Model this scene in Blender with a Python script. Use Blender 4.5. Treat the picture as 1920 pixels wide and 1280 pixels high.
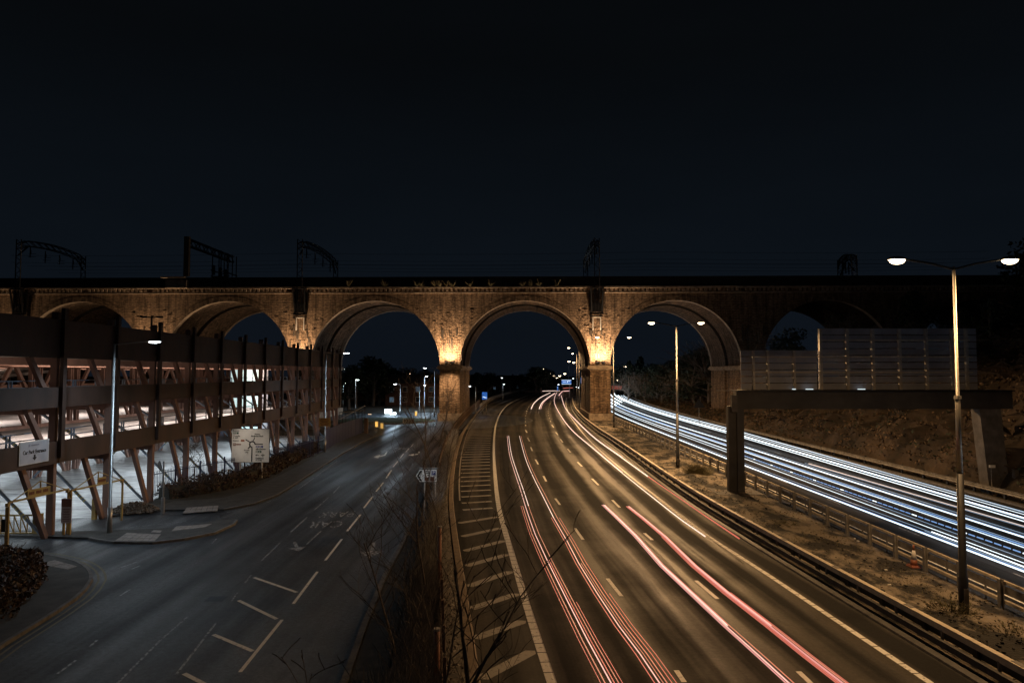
import bpy, bmesh, math, random
from mathutils import Vector, Matrix, noise
random.seed(7)
R = math.radians
scn = bpy.context.scene
for o in list(bpy.data.objects): bpy.data.objects.remove(o)

# ---------------------------------------------------------------- camera, sky, exposure
CAMH, F, PIT = 8.9, 1280.0, math.atan(60 / 1280)
cam = bpy.data.cameras.new('camera'); camo = bpy.data.objects.new('camera', cam)
scn.collection.objects.link(camo); camo.location = (0, 0, CAMH)
camo.rotation_euler = (math.pi / 2 + PIT, 0, 0)
cam.sensor_width = 36; cam.lens = 24; cam.clip_start = .1; cam.clip_end = 6000
scn.camera = camo
w = bpy.data.worlds.new('World'); scn.world = w; w.use_nodes = True
nt = w.node_tree; nt.nodes.clear()
out = nt.nodes.new('ShaderNodeOutputWorld'); bg = nt.nodes.new('ShaderNodeBackground')
tc = nt.nodes.new('ShaderNodeTexCoord'); sx = nt.nodes.new('ShaderNodeSeparateXYZ')
rp = nt.nodes.new('ShaderNodeValToRGB')
el = rp.color_ramp.elements
el[0].position = 0.0; el[0].color = (0.0042, 0.0062, 0.0100, 1)
el[1].position = 1.0; el[1].color = (0.0010, 0.0013, 0.0017, 1)
e = el.new(.16); e.color = (0.0036, 0.0056, 0.0086, 1)
e = el.new(.42); e.color = (0.0021, 0.0028, 0.0036, 1)
nt.links.new(tc.outputs['Generated'], sx.inputs[0]); nt.links.new(sx.outputs['Z'], rp.inputs[0])
cn = nt.nodes.new('ShaderNodeTexNoise'); cn.inputs['Scale'].default_value = 2.2; cn.inputs['Detail'].default_value = 3
cmap = nt.nodes.new('ShaderNodeMapping'); cmap.inputs['Scale'].default_value = (1, 1, 4)
nt.links.new(tc.outputs['Generated'], cmap.inputs[0]); nt.links.new(cmap.outputs[0], cn.inputs['Vector'])
cm = nt.nodes.new('ShaderNodeMapRange'); cm.inputs['To Min'].default_value = .78; cm.inputs['To Max'].default_value = 1.22
nt.links.new(cn.outputs['Fac'], cm.inputs['Value'])
vm = nt.nodes.new('ShaderNodeVectorMath'); vm.operation = 'SCALE'
nt.links.new(rp.outputs[0], vm.inputs[0]); nt.links.new(cm.outputs[0], vm.inputs['Scale'])
nt.links.new(vm.outputs[0], bg.inputs['Color']); bg.inputs['Strength'].default_value = 1.0
nt.links.new(bg.outputs[0], out.inputs[0])
vs = scn.view_settings; vs.view_transform = 'Standard'; vs.look = 'None'; vs.exposure = 0; vs.gamma = 1
scn.render.engine = 'CYCLES'
cy = scn.cycles; cy.use_denoising = True; cy.max_bounces = 5; cy.diffuse_bounces = 2; cy.glossy_bounces = 2
cy.transmission_bounces = 2; cy.sample_clamp_indirect = 2.0; cy.sample_clamp_direct = 12; cy.use_light_tree = True
cy.caustics_reflective = False; cy.caustics_refractive = False

# ---------------------------------------------------------------- helpers
SP, CP = math.sin(PIT), math.cos(PIT)
def W(px, py, z=0.0):
    "ground point (height z) that a photograph pixel shows"
    u, v = (px - 960) / F, (640 - py) / F
    dy, dz = CP - v * SP, SP + v * CP
    t = (z - CAMH) / dz
    return Vector((u * t, dy * t, z))
def HZ(py, Y):
    "height seen at pixel row py at distance Y"
    v = (640 - py) / F
    return CAMH + Y * (SP + v * CP) / (CP - v * SP)
def XA(px, Y, z=CAMH):
    return (px - 960) / F * (Y * CP + (z - CAMH) * SP)

COL = scn.collection
def link(o, parent=None):
    COL.objects.link(o)
    if parent: o.parent = parent
    return o
def wloc(o):
    v = Vector((0, 0, 0))
    while o: v += Vector(o.location); o = o.parent
    return v
def tag(o, label=None, cat=None, group=None, kind=None):
    if label: o['label'] = label
    if cat: o['category'] = cat
    if group: o['group'] = group
    if kind: o['kind'] = kind
    return o
def thing(name, loc, label, cat, group=None, rz=0):
    o = bpy.data.objects.new(name, None); o.empty_display_size = .3
    link(o); o.location = loc; o.rotation_euler = (0, 0, rz)
    return tag(o, label, cat, group)

class MB:
    def __init__(s): s.v = []; s.f = []; s.uv = None
    def quad(s, a, b, c, d):
        n = len(s.v); s.v += [tuple(a), tuple(b), tuple(c), tuple(d)]; s.f.append((n, n+1, n+2, n+3)); return s
    def hexa(s, p):      # 8 points: bottom 4, top 4
        n = len(s.v); s.v += [tuple(q) for q in p]
        for f in ((0,3,2,1),(4,5,6,7),(0,1,5,4),(1,2,6,5),(2,3,7,6),(3,0,4,7)): s.f.append(tuple(n+i for i in f))
        return s
    def box(s, c, d, rz=0, taper=1.0):
        x, y, z = d[0]/2, d[1]/2, d[2]/2; cs, sn = math.cos(rz), math.sin(rz); p = []
        for zz, k in ((-z, 1), (z, taper)):
            for xx, yy in ((-x,-y),(x,-y),(x,y),(-x,y)):
                xx *= k; yy *= k
                p.append((c[0]+xx*cs-yy*sn, c[1]+xx*sn+yy*cs, c[2]+zz))
        return s.hexa(p)
    def bar(s, a, b, wd, h=None, up=(0,0,1)):
        a, b = Vector(a), Vector(b); h = h or wd; d = (b-a).normalized(); up = Vector(up)
        if abs(d.dot(up)) > .98: up = Vector((0,1,0))
        sd = d.cross(up).normalized()*wd/2; u = sd.cross(d).normalized()*h/2
        return s.hexa([a-sd-u, a+sd-u, a+sd+u, a-sd+u, b-sd-u, b+sd-u, b+sd+u, b-sd+u])
    def tube(s, pts, r, n=8, cap=True):
        pts = [Vector(p) for p in pts]; k0 = len(s.v); N = len(pts)
        rs = r if isinstance(r, (list, tuple)) else [r]*N
        prev = None
        for i, p in enumerate(pts):
            d = (pts[min(i+1, N-1)] - pts[max(i-1, 0)])
            d = d.normalized() if d.length > 1e-9 else Vector((0,0,1))
            ref = Vector((0,0,1)) if abs(d.z) < .9 else Vector((1,0,0))
            if prev is not None and (prev - d*prev.dot(d)).length > 1e-4: a = (prev - d*prev.dot(d)).normalized()
            else: a = d.cross(ref).normalized()
            prev = a; b = d.cross(a)
            for k in range(n):
                t = 2*math.pi*k/n; s.v.append(tuple(p + (a*math.cos(t)+b*math.sin(t))*rs[i]))
        for i in range(N-1):
            for k in range(n):
                a0 = k0+i*n+k; a1 = k0+i*n+(k+1) % n
                s.f.append((a0, a1, a1+n, a0+n))
        if cap:
            s.f.append(tuple(k0+k for k in range(n))[::-1]); s.f.append(tuple(k0+(N-1)*n+k for k in range(n)))
        return s
    def poly(s, pts, z0, z1=None):
        "flat polygon (triangulated by Blender); with z1 a prism"
        n = len(s.v); P = [(p[0], p[1]) for p in pts]
        ar = sum(P[i][0]*P[(i+1) % len(P)][1]-P[(i+1) % len(P)][0]*P[i][1] for i in range(len(P)))
        if ar < 0: P = P[::-1]
        m = len(P)
        if z1 is None:
            s.v += [(x, y, z0) for x, y in P]; s.f.append(tuple(range(n, n+m)))
        else:
            s.v += [(x, y, z0) for x, y in P] + [(x, y, z1) for x, y in P]
            s.f.append(tuple(range(n+m, n+2*m))); s.f.append(tuple(range(n, n+m))[::-1])
            for i in range(m): j = (i+1) % m; s.f.append((n+i, n+j, n+m+j, n+m+i))
        return s
    def sweep(s, pts, prof):
        "closed profile of (side, up) swept along pts; side is to the right of travel"
        pts = [Vector(p) for p in pts]; k0 = len(s.v); N = len(pts); m = len(prof)
        for i, p in enumerate(pts):
            d = pts[min(i+1, N-1)] - pts[max(i-1, 0)]; d.z = 0; d.normalize(); sd = Vector((d.y, -d.x, 0))
            for a, b in prof: s.v.append(tuple(p + sd*a + Vector((0,0,b))))
        for i in range(N-1):
            for k in range(m):
                a0 = k0+i*m+k; a1 = k0+i*m+(k+1) % m
                s.f.append((a0, a1, a1+m, a0+m))
        s.f.append(tuple(k0+k for k in range(m))[::-1]); s.f.append(tuple(k0+(N-1)*m+k for k in range(m)))
        return s
    def ribbon(s, pts, wd, z):
        pts = [Vector((p[0], p[1], z)) for p in pts]; N = len(pts); k0 = len(s.v)
        for i, p in enumerate(pts):
            d = pts[min(i+1, N-1)] - pts[max(i-1, 0)]; d.normalize(); sd = Vector((d.y, -d.x, 0))*wd/2
            s.v += [tuple(p-sd), tuple(p+sd)]
        for i in range(N-1): a = k0+2*i; s.f.append((a, a+1, a+3, a+2))
        return s
    def mesh(s, name, m, off=None, smooth=False):
        me = bpy.data.meshes.new(name)
        v = s.v if off is None else [(x-off[0], y-off[1], z-off[2]) for x, y, z in s.v]
        me.from_pydata(v, [], s.f)
        if m: me.materials.append(m)
        if smooth:
            for p in me.polygons: p.use_smooth = True
        me.update(); return me
    def build(s, name, m, parent=None, smooth=False, local=False, kind=None):
        off = None if (parent is None or local) else wloc(parent)
        o = bpy.data.objects.new(name, s.mesh(name, m, off, smooth)); link(o, parent)
        if kind: o['kind'] = kind
        return o
def inst(me, name, parent, loc, rz=0, rot=None, sc=None):
    "object sharing a mesh; loc is in the parent's space"
    o = bpy.data.objects.new(name, me); link(o, parent); o.location = loc
    o.rotation_euler = rot or (0, 0, rz)
    if sc: o.scale = sc
    return o
def copy_tree(o, parent=None):
    c = o.copy(); COL.objects.link(c)
    if parent: c.parent = parent
    for ch in list(o.children): copy_tree(ch, c)
    return c

# ---------------------------------------------------------------- materials
def mat(name, c1, c2=None, rough=.8, metal=0, ns=2.0, bump=0, bs=30, detail=4, rvar=0, stretch=None, spec=.5, patch=None):
    m = bpy.data.materials.new(name); m.use_nodes = True; n = m.node_tree; b = n.nodes['Principled BSDF']
    L = n.links.new
    b.inputs['Roughness'].default_value = rough; b.inputs['Metallic'].default_value = metal
    b.inputs['Specular IOR Level'].default_value = spec
    t = n.nodes.new('ShaderNodeTexCoord'); mp = n.nodes.new('ShaderNodeMapping')
    L(t.outputs['Object'], mp.inputs[0])
    if stretch: mp.inputs['Scale'].default_value = stretch
    if c2 is None: c2 = tuple(x*.6 for x in c1)
    nz = n.nodes.new('ShaderNodeTexNoise'); nz.inputs['Scale'].default_value = ns; nz.inputs['Detail'].default_value = detail
    nz.inputs['Roughness'].default_value = .65
    L(mp.outputs[0], nz.inputs['Vector'])
    r = n.nodes.new('ShaderNodeValToRGB'); r.color_ramp.elements[0].position = .35; r.color_ramp.elements[1].position = .66
    r.color_ramp.elements[0].color = (*c2, 1); r.color_ramp.elements[1].color = (*c1, 1)
    L(nz.outputs['Fac'], r.inputs[0]); L(r.outputs[0], b.inputs['Base Color'])
    if rvar:
        mr = n.nodes.new('ShaderNodeMapRange'); mr.inputs['From Min'].default_value = .3; mr.inputs['From Max'].default_value = .7
        mr.inputs['To Min'].default_value = rough-rvar; mr.inputs['To Max'].default_value = rough+rvar
        L(nz.outputs['Fac'], mr.inputs['Value']); L(mr.outputs[0], b.inputs['Roughness'])
    if bump:
        n2 = n.nodes.new('ShaderNodeTexNoise'); n2.inputs['Scale'].default_value = bs; n2.inputs['Detail'].default_value = 5
        L(t.outputs['Object'], n2.inputs['Vector'])
        bp = n.nodes.new('ShaderNodeBump'); bp.inputs['Strength'].default_value = bump; bp.inputs['Distance'].default_value = .05
        L(n2.outputs['Fac'], bp.inputs['Height']); L(bp.outputs[0], b.inputs['Normal'])
    return m
def emat(name, col, st, nosample=False):
    m = bpy.data.materials.new(name); m.use_nodes = True; n = m.node_tree; b = n.nodes['Principled BSDF']
    b.inputs['Base Color'].default_value = (*[c*.5 for c in col], 1)
    b.inputs['Emission Color'].default_value = (*col, 1); b.inputs['Emission Strength'].default_value = st
    if nosample: m.cycles.emission_sampling = 'NONE'
    return m

def brick_mat(name, ca, cb, cm, rowh=.30, bw=.75, streak=True):
    m = bpy.data.materials.new(name); m.use_nodes = True; n = m.node_tree; b = n.nodes['Principled BSDF']; L = n.links.new
    t = n.nodes.new('ShaderNodeTexCoord'); s = n.nodes.new('ShaderNodeSeparateXYZ'); L(t.outputs['Object'], s.inputs[0])
    ad = n.nodes.new('ShaderNodeMath'); ad.operation = 'ADD'; L(s.outputs['X'], ad.inputs[0]); L(s.outputs['Y'], ad.inputs[1])
    cx = n.nodes.new('ShaderNodeCombineXYZ'); L(ad.outputs[0], cx.inputs[0]); L(s.outputs['Z'], cx.inputs[1])
    # wobble so courses are uneven
    nw = n.nodes.new('ShaderNodeTexNoise'); nw.inputs['Scale'].default_value = 1.6; L(t.outputs['Object'], nw.inputs['Vector'])
    ws = n.nodes.new('ShaderNodeVectorMath'); ws.operation = 'SCALE'; ws.inputs['Scale'].default_value = .14; L(nw.outputs['Color'], ws.inputs[0])
    wa = n.nodes.new('ShaderNodeVectorMath'); L(cx.outputs[0], wa.inputs[0]); L(ws.outputs[0], wa.inputs[1])
    br = n.nodes.new('ShaderNodeTexBrick'); L(wa.outputs[0], br.inputs['Vector'])
    br.inputs['Scale'].default_value = 1; br.inputs['Brick Width'].default_value = bw; br.inputs['Row Height'].default_value = rowh
    br.inputs['Mortar Size'].default_value = .03; br.inputs['Mortar Smooth'].default_value = .35; br.inputs['Bias'].default_value = -.1
    br.inputs['Color1'].default_value = (*ca, 1); br.inputs['Color2'].default_value = (*cb, 1); br.inputs['Mortar'].default_value = (*cm, 1)
    # soot and weather staining, stretched downwards
    mp = n.nodes.new('ShaderNodeMapping'); mp.inputs['Scale'].default_value = (1.3, 1.3, .16); L(t.outputs['Object'], mp.inputs[0])
    n1 = n.nodes.new('ShaderNodeTexNoise'); n1.inputs['Scale'].default_value = .9; n1.inputs['Detail'].default_value = 8; n1.inputs['Roughness'].default_value = .7
    L(mp.outputs[0], n1.inputs['Vector'])
    r1 = n.nodes.new('ShaderNodeValToRGB'); r1.color_ramp.elements[0].position = .36; r1.color_ramp.elements[1].position = .6
    r1.color_ramp.elements[0].color = (.22, .2, .18, 1); r1.color_ramp.elements[1].color = (1, 1, 1, 1)
    L(n1.outputs['Fac'], r1.inputs[0])
    mx = n.nodes.new('ShaderNodeMixRGB'); mx.blend_type = 'MULTIPLY'; mx.inputs[0].default_value = 1.0
    L(br.outputs['Color'], mx.inputs[1]); L(r1.outputs[0], mx.inputs[2])
    mp3 = n.nodes.new('ShaderNodeMapping'); mp3.inputs['Scale'].default_value = (.7, .7, 3.6); L(t.outputs['Object'], mp3.inputs[0])
    n3 = n.nodes.new('ShaderNodeTexNoise'); n3.inputs['Scale'].default_value = 1.9; n3.inputs['Detail'].default_value = 8; n3.inputs['Roughness'].default_value = .75
    L(mp3.outputs[0], n3.inputs['Vector'])
    r3 = n.nodes.new('ShaderNodeValToRGB'); r3.color_ramp.elements[0].position = .43; r3.color_ramp.elements[1].position = .57
    r3.color_ramp.elements[0].color = (.42, .40, .38, 1); r3.color_ramp.elements[1].color = (1.45, 1.40, 1.32, 1)
    L(n3.outputs['Fac'], r3.inputs[0])
    mx2 = n.nodes.new('ShaderNodeMixRGB'); mx2.blend_type = 'MULTIPLY'; mx2.inputs[0].default_value = .8
    L(mx.outputs[0], mx2.inputs[1]); L(r3.outputs[0], mx2.inputs[2]); L(mx2.outputs[0], b.inputs['Base Color'])
    b.inputs['Roughness'].default_value = .85; b.inputs['Specular IOR Level'].default_value = .3
    sc = n.nodes.new('ShaderNodeMath'); sc.operation = 'MULTIPLY_ADD'; sc.inputs[1].default_value = .9
    L(n3.outputs['Fac'], sc.inputs[0]); iv = n.nodes.new('ShaderNodeMath'); iv.operation = 'MULTIPLY'; iv.inputs[1].default_value = -.45
    L(br.outputs['Fac'], iv.inputs[0]); L(iv.outputs[0], sc.inputs[2])
    bp = n.nodes.new('ShaderNodeBump'); bp.inputs['Strength'].default_value = 1.0; bp.inputs['Distance'].default_value = .38
    L(sc.outputs[0], bp.inputs['Height']); L(bp.outputs[0], b.inputs['Normal'])
    return m

def asphalt_mat(name, base, dark, rough, tracks=0.0, bumpst=.5, grit=0.0, spec=.5):
    "speckled asphalt with long wheel-polished bands, patches and grit"
    m = bpy.data.materials.new(name); m.use_nodes = True; n = m.node_tree; b = n.nodes['Principled BSDF']; L = n.links.new
    t = n.nodes.new('ShaderNodeTexCoord')
    mp = n.nodes.new('ShaderNodeMapping'); mp.inputs['Scale'].default_value = (.55, .018, 1); L(t.outputs['Object'], mp.inputs[0])
    n1 = n.nodes.new('ShaderNodeTexNoise'); n1.inputs['Scale'].default_value = 1.3; n1.inputs['Detail'].default_value = 4; L(mp.outputs[0], n1.inputs['Vector'])
    n2 = n.nodes.new('ShaderNodeTexNoise'); n2.inputs['Scale'].default_value = .35; n2.inputs['Detail'].default_value = 7; n2.inputs['Roughness'].default_value = .7
    L(t.outputs['Object'], n2.inputs['Vector'])
    ad = n.nodes.new('ShaderNodeMath'); ad.operation = 'ADD'; L(n1.outputs['Fac'], ad.inputs[0]); L(n2.outputs['Fac'], ad.inputs[1])
    r = n.nodes.new('ShaderNodeValToRGB'); r.color_ramp.elements[0].position = .8; r.color_ramp.elements[1].position = 1.0
    hf = n.nodes.new('ShaderNodeMath'); hf.operation = 'MULTIPLY'; hf.inputs[1].default_value = .9; L(ad.outputs[0], hf.inputs[0])
    r.color_ramp.elements[0].position = .72; r.color_ramp.elements[1].position = 1.0
    r.color_ramp.elements[0].color = (*dark, 1); r.color_ramp.elements[1].color = (*base, 1); L(hf.outputs[0], r.inputs[0])
    n3 = n.nodes.new('ShaderNodeTexNoise'); b.inputs['Specular IOR Level'].default_value = spec
    n3.inputs['Scale'].default_value = 9-5*grit; n3.inputs['Detail'].default_value = 9; n3.inputs['Roughness'].default_value = .85
    L(t.outputs['Object'], n3.inputs['Vector'])
    r3 = n.nodes.new('ShaderNodeValToRGB'); r3.color_ramp.elements[0].position = .40; r3.color_ramp.elements[1].position = .62
    lo_ = .45-.33*grit; hi_ = 1.35+.9*grit; r3.color_ramp.elements[0].color = (lo_, lo_, lo_, 1); r3.color_ramp.elements[1].color = (hi_, hi_, hi_, 1); L(n3.outputs['Fac'], r3.inputs[0])
    mx = n.nodes.new('ShaderNodeMixRGB'); mx.blend_type = 'MULTIPLY'; mx.inputs[0].default_value = .55 + grit*.45
    L(r.outputs[0], mx.inputs[1]); L(r3.outputs[0], mx.inputs[2]); L(mx.outputs[0], b.inputs['Base Color'])
    mr = n.nodes.new('ShaderNodeMapRange'); mr.inputs['From Min'].default_value = .35; mr.inputs['From Max'].default_value = .65
    mr.inputs['To Min'].default_value = rough+.12; mr.inputs['To Max'].default_value = rough-.12-tracks
    L(n1.outputs['Fac'], mr.inputs['Value']); L(mr.outputs[0], b.inputs['Roughness'])
    bp = n.nodes.new('ShaderNodeBump'); bp.inputs['Strength'].default_value = bumpst; bp.inputs['Distance'].default_value = .03
    L(n3.outputs['Fac'], bp.inputs['Height']); L(bp.outputs[0], b.inputs['Normal'])
    return m

def lane_mat(name, base, dark, lane=3.75, ph=0.0):
    m = bpy.data.materials.new(name); m.use_nodes = True; n = m.node_tree; b = n.nodes['Principled BSDF']; L = n.links.new
    uv = n.nodes.new('ShaderNodeUVMap'); uv.uv_map = 'UVMap'; sp = n.nodes.new('ShaderNodeSeparateXYZ'); L(uv.outputs[0], sp.inputs[0])
    t = n.nodes.new('ShaderNodeTexCoord')
    mp = n.nodes.new('ShaderNodeMapping'); mp.inputs['Scale'].default_value = (.5, .010, 1); L(uv.outputs[0], mp.inputs[0])
    nz = n.nodes.new('ShaderNodeTexNoise'); nz.inputs['Scale'].default_value = 2.2; nz.inputs['Detail'].default_value = 5; L(mp.outputs[0], nz.inputs['Vector'])
    a = n.nodes.new('ShaderNodeMath'); a.operation = 'MULTIPLY_ADD'; a.inputs[1].default_value = 2*math.pi/(lane/2); a.inputs[2].default_value = ph; L(sp.outputs[0], a.inputs[0])
    c = n.nodes.new('ShaderNodeMath'); c.operation = 'COSINE'; L(a.outputs[0], c.inputs[0])
    d = n.nodes.new('ShaderNodeMath'); d.operation = 'MULTIPLY_ADD'; d.inputs[1].default_value = .16; L(c.outputs[0], d.inputs[0]); L(nz.outputs['Fac'], d.inputs[2])
    n2 = n.nodes.new('ShaderNodeTexNoise'); n2.inputs['Scale'].default_value = .16; n2.inputs['Detail'].default_value = 8; n2.inputs['Roughness'].default_value = .65; L(t.outputs['Object'], n2.inputs['Vector'])
    e = n.nodes.new('ShaderNodeMath'); e.operation = 'MULTIPLY_ADD'; e.inputs[1].default_value = .5; L(n2.outputs['Fac'], e.inputs[0]); L(d.outputs[0], e.inputs[2])
    r = n.nodes.new('ShaderNodeValToRGB'); r.color_ramp.elements[0].position = .58; r.color_ramp.elements[1].position = .92
    r.color_ramp.elements[0].color = (*dark, 1); r.color_ramp.elements[1].color = (*base, 1); L(e.outputs[0], r.inputs[0])
    n3 = n.nodes.new('ShaderNodeTexNoise'); n3.inputs['Scale'].default_value = 7; n3.inputs['Detail'].default_value = 8; n3.inputs['Roughness'].default_value = .8; L(t.outputs['Object'], n3.inputs['Vector'])
    r3 = n.nodes.new('ShaderNodeValToRGB'); r3.color_ramp.elements[0].position = .4; r3.color_ramp.elements[1].position = .62
    r3.color_ramp.elements[0].color = (.72, .72, .72, 1); r3.color_ramp.elements[1].color = (1.25, 1.25, 1.25, 1); L(n3.outputs['Fac'], r3.inputs[0])
    mx = n.nodes.new('ShaderNodeMixRGB'); mx.blend_type = 'MULTIPLY'; mx.inputs[0].default_value = .9; L(r.outputs[0], mx.inputs[1]); L(r3.outputs[0], mx.inputs[2]); L(mx.outputs[0], b.inputs['Base Color'])
    mr = n.nodes.new('ShaderNodeMapRange'); mr.inputs['From Min'].default_value = .6; mr.inputs['From Max'].default_value = .95; mr.inputs['To Min'].default_value = .85; mr.inputs['To Max'].default_value = .46
    L(e.outputs[0], mr.inputs['Value']); L(mr.outputs[0], b.inputs['Roughness']); b.inputs['Specular IOR Level'].default_value = .16
    bp = n.nodes.new('ShaderNodeBump'); bp.inputs['Strength'].default_value = .3; bp.inputs['Distance'].default_value = .03; L(n3.outputs['Fac'], bp.inputs['Height']); L(bp.outputs[0], b.inputs['Normal'])
    return m
def strip_uv(o, u0, u1, Ys_):
    me = o.data; uv = me.uv_layers.new(name='UVMap')
    for i, p in enumerate(me.polygons):
        for k, li in enumerate(p.loop_indices):
            vi = me.loops[li].vertex_index; j = vi//2; uv.data[li].uv = ((u1 if vi % 2 else u0)(Ys_[j]), Ys_[j])
M = {}
M['mway'] = lane_mat('motorway asphalt', (.066, .057, .046), (.0105, .0098, .0092))
M['road'] = asphalt_mat('worn town asphalt', (.058, .066, .076), (.017, .020, .025), .5, .08, 1.3, .6)
M['mwayb'] = lane_mat('far motorway asphalt', (.045, .044, .044), (.010, .010, .0105))
M['pave'] = mat('footway asphalt', (.075, .073, .07), (.035, .035, .035), .8, ns=1.4, bump=.4, bs=30)
M['kerb'] = mat('kerb concrete', (.19, .18, .175), (.09, .085, .085), .8, ns=3, bump=.3)
M['slab'] = mat('buff paving', (.34, .30, .28), (.2, .18, .17), .8, ns=5, bump=.3)
M['floor'] = mat('worn car park concrete', (.36, .36, .36), (.045, .047, .052), .42, ns=.8, bump=.3, bs=8, detail=11, stretch=(.7, 1.8, 1))
M['deckf'] = mat('upper deck concrete', (.34, .31, .29), (.16, .14, .13), .55, ns=.5, bump=.15, detail=8)
def paint(name, col, bare):
    m = mat(name, col, bare, .6, ns=7, bump=.2, bs=60, detail=8)
    r = [x for x in m.node_tree.nodes if x.type == 'VALTORGB'][0]
    r.color_ramp.elements[0].position = .36; r.color_ramp.elements[1].position = .44
    return m
M['paint'] = paint('white road paint', (.80, .77, .70), (.3, .29, .27))
M['paintw'] = paint('worn white road paint', (.42, .43, .44), (.08, .08, .085))
r_ = [x for x in M['paintw'].node_tree.nodes if x.type == 'VALTORGB'][0]
r_.color_ramp.elements[0].position = .44; r_.color_ramp.elements[1].position = .54
M['paintl'] = paint('road lettering paint', (.45, .46, .47), (.07, .07, .075))
_r=[x for x in M['paintl'].node_tree.nodes if x.type=='VALTORGB'][0]; _r.color_ramp.elements[0].position=.45; _r.color_ramp.elements[1].position=.55
M['painthatch'] = paint('scuffed hatch paint', (.36, .33, .29), (.16, .15, .14))
M['painty'] = paint('worn yellow paint', (.17, .14, .07), (.05, .048, .04))
M['dirt'] = mat('stony verge', (.21, .175, .135), (.016, .014, .012), .95, ns=.42, bump=1.0, bs=9, detail=10, stretch=(1.3, .7, 1))
M['earth'] = mat('rough ground', (.05, .045, .035), (.018, .018, .015), .95, ns=.6, bump=1, bs=5, detail=8)
_r=[x for x in M['dirt'].node_tree.nodes if x.type=='VALTORGB'][0]; _r.color_ramp.elements[0].position=.46; _r.color_ramp.elements[1].position=.56
M['scrub'] = mat('scrub ground', (.15,.125,.10), (.04,.035,.03), .95, ns=2.5, bump=1, bs=9, detail=9)
M['heath'] = mat('brown bank growth', (.17,.115,.07), (.05,.032,.02), .9, ns=1.2, detail=6)
M['grass'] = mat('night grass', (.05, .09, .04), (.02, .045, .02), .9, ns=3, bump=.7, bs=12)
M['rock'] = mat('brown rock cutting', (.075, .052, .036), (.010, .008, .006), .95, ns=.38, bump=1.0, bs=2.2, detail=12, stretch=(1, 1, .8))
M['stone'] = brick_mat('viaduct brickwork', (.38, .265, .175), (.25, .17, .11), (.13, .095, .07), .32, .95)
M['stone_in'] = brick_mat('soot dark barrel brick', (.19, .135, .10), (.13, .095, .07), (.07, .055, .045))  # barrel brick in a darker tone than the face brick
M['ashlar'] = mat('dressed sandstone', (.40, .32, .24), (.17, .13, .10), .85, ns=1.2, bump=.6, bs=6)
M['darkstone'] = mat('parapet stone with painted shade', (.035, .03, .026), (.015, .013, .012), .9, ns=1, bump=.5, bs=6)  # parapet's shade above the cornice is put into this black colour
M['corten'] = mat('rust brown painted steel', (.066, .034, .025), (.030, .017, .013), .6, ns=.7, bump=.1, bs=10, stretch=(1, 1, .35))
M['corten2'] = mat('pink brown painted steel', (.29, .165, .125), (.16, .09, .07), .6, ns=.7, bump=.1, bs=10, stretch=(1, 1, .35))
M['pblue'] = mat('navy railing paint', (.02, .03, .10), (.012, .018, .06), .45)
M['railsteel'] = mat('grey blue handrail', (.20, .26, .34), (.12, .15, .2), .4, .2)
M['galv'] = mat('galvanised steel', (.55, .52, .48), (.36, .34, .32), .45, .1, ns=4, bump=.08, bs=20)
M['galvd'] = mat('weathered barrier steel', (.27, .255, .24), (.13, .12, .11), .55, .1, ns=2, bump=.1, bs=20)
M['signback'] = mat('aluminium sign back', (.38, .40, .48), (.27, .285, .35), .5, .1, ns=.5)
M['gantry'] = mat('gantry concrete grey paint', (.045, .040, .037), (.022, .020, .019), .7, ns=.7, bump=.2, bs=8)
M['blackm'] = mat('black steel', (.012, .012, .014), (.006, .006, .007), .5)
M['lampgrey'] = mat('lamp column grey', (.36, .36, .36), (.25, .25, .25), .35, .6)
M['colmetal'] = mat('upper column steel', (.5, .47, .42), (.35, .33, .3), .35, .85)
M['railtop'] = mat('zinc rail with painted lamplight', (.66, .58, .46), (.46, .40, .31), .5, .1, ns=3)  # golden lamplight on the rails is put into the zinc colour
M['raildark'] = mat('rail with painted shade', (.075, .07, .065), (.03, .028, .026), .6, .1, ns=3, bump=.2, bs=8)  # shade on the barrier below its top rail, put into the colour
M['yellow'] = mat('yellow gate paint', (.42, .28, .08), (.26, .17, .06), .5, ns=2, bump=.1)
M['white'] = mat('sign white', (.70, .68, .64), (.6, .58, .55), .45)
M['greywhite'] = mat('sign lilac white', (.52, .52, .56), (.44, .44, .48), .45)
M['signblack'] = mat('sign black', (.01, .01, .01), (.008, .008, .008), .6)
M['signblue'] = mat('sign blue', (.01, .03, .22), (.01, .025, .18), .5)
M['signbrown'] = mat('sign brown', (.16, .05, .025), (.12, .04, .02), .5)
M['signgreen'] = mat('sign dark green', (.01, .06, .03), (.01, .05, .025), .5)
M['bark'] = mat('bare bark', (.19, .15, .12), (.07, .055, .045), .85, ns=12, bump=.5, bs=40)
M['drystem'] = mat('dry stems', (.42, .39, .35), (.16, .14, .12), .9, ns=3)
M['leafbrown'] = mat('brown hedge leaves', (.10, .052, .034), (.024, .016, .012), .6, ns=6)
M['leafdark'] = mat('evergreen leaves', (.03, .045, .02), (.012, .018, .008), .7, ns=6)
M['weed'] = mat('verge weeds', (.20, .17, .09), (.07, .065, .035), .8, ns=6)
M['conered'] = mat('cone orange', (.30, .10, .055), (.2, .07, .04), .5)
M['timber'] = mat('weathered fence timber', (.16, .10, .07), (.07, .045, .03), .85, ns=2, bump=.4, bs=12, stretch=(1, 1, .2))
M['conc'] = mat('gantry leg concrete', (.11, .10, .095), (.055, .05, .047), .8, ns=1.3, bump=.4, bs=8)
M['brickbldg'] = mat('dark red building brick', (.12, .06, .045), (.08, .04, .03), .85, ns=2, bump=.3)
M['roof'] = mat('slate roof', (.05, .05, .055), (.03, .03, .033), .7, ns=2)
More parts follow.
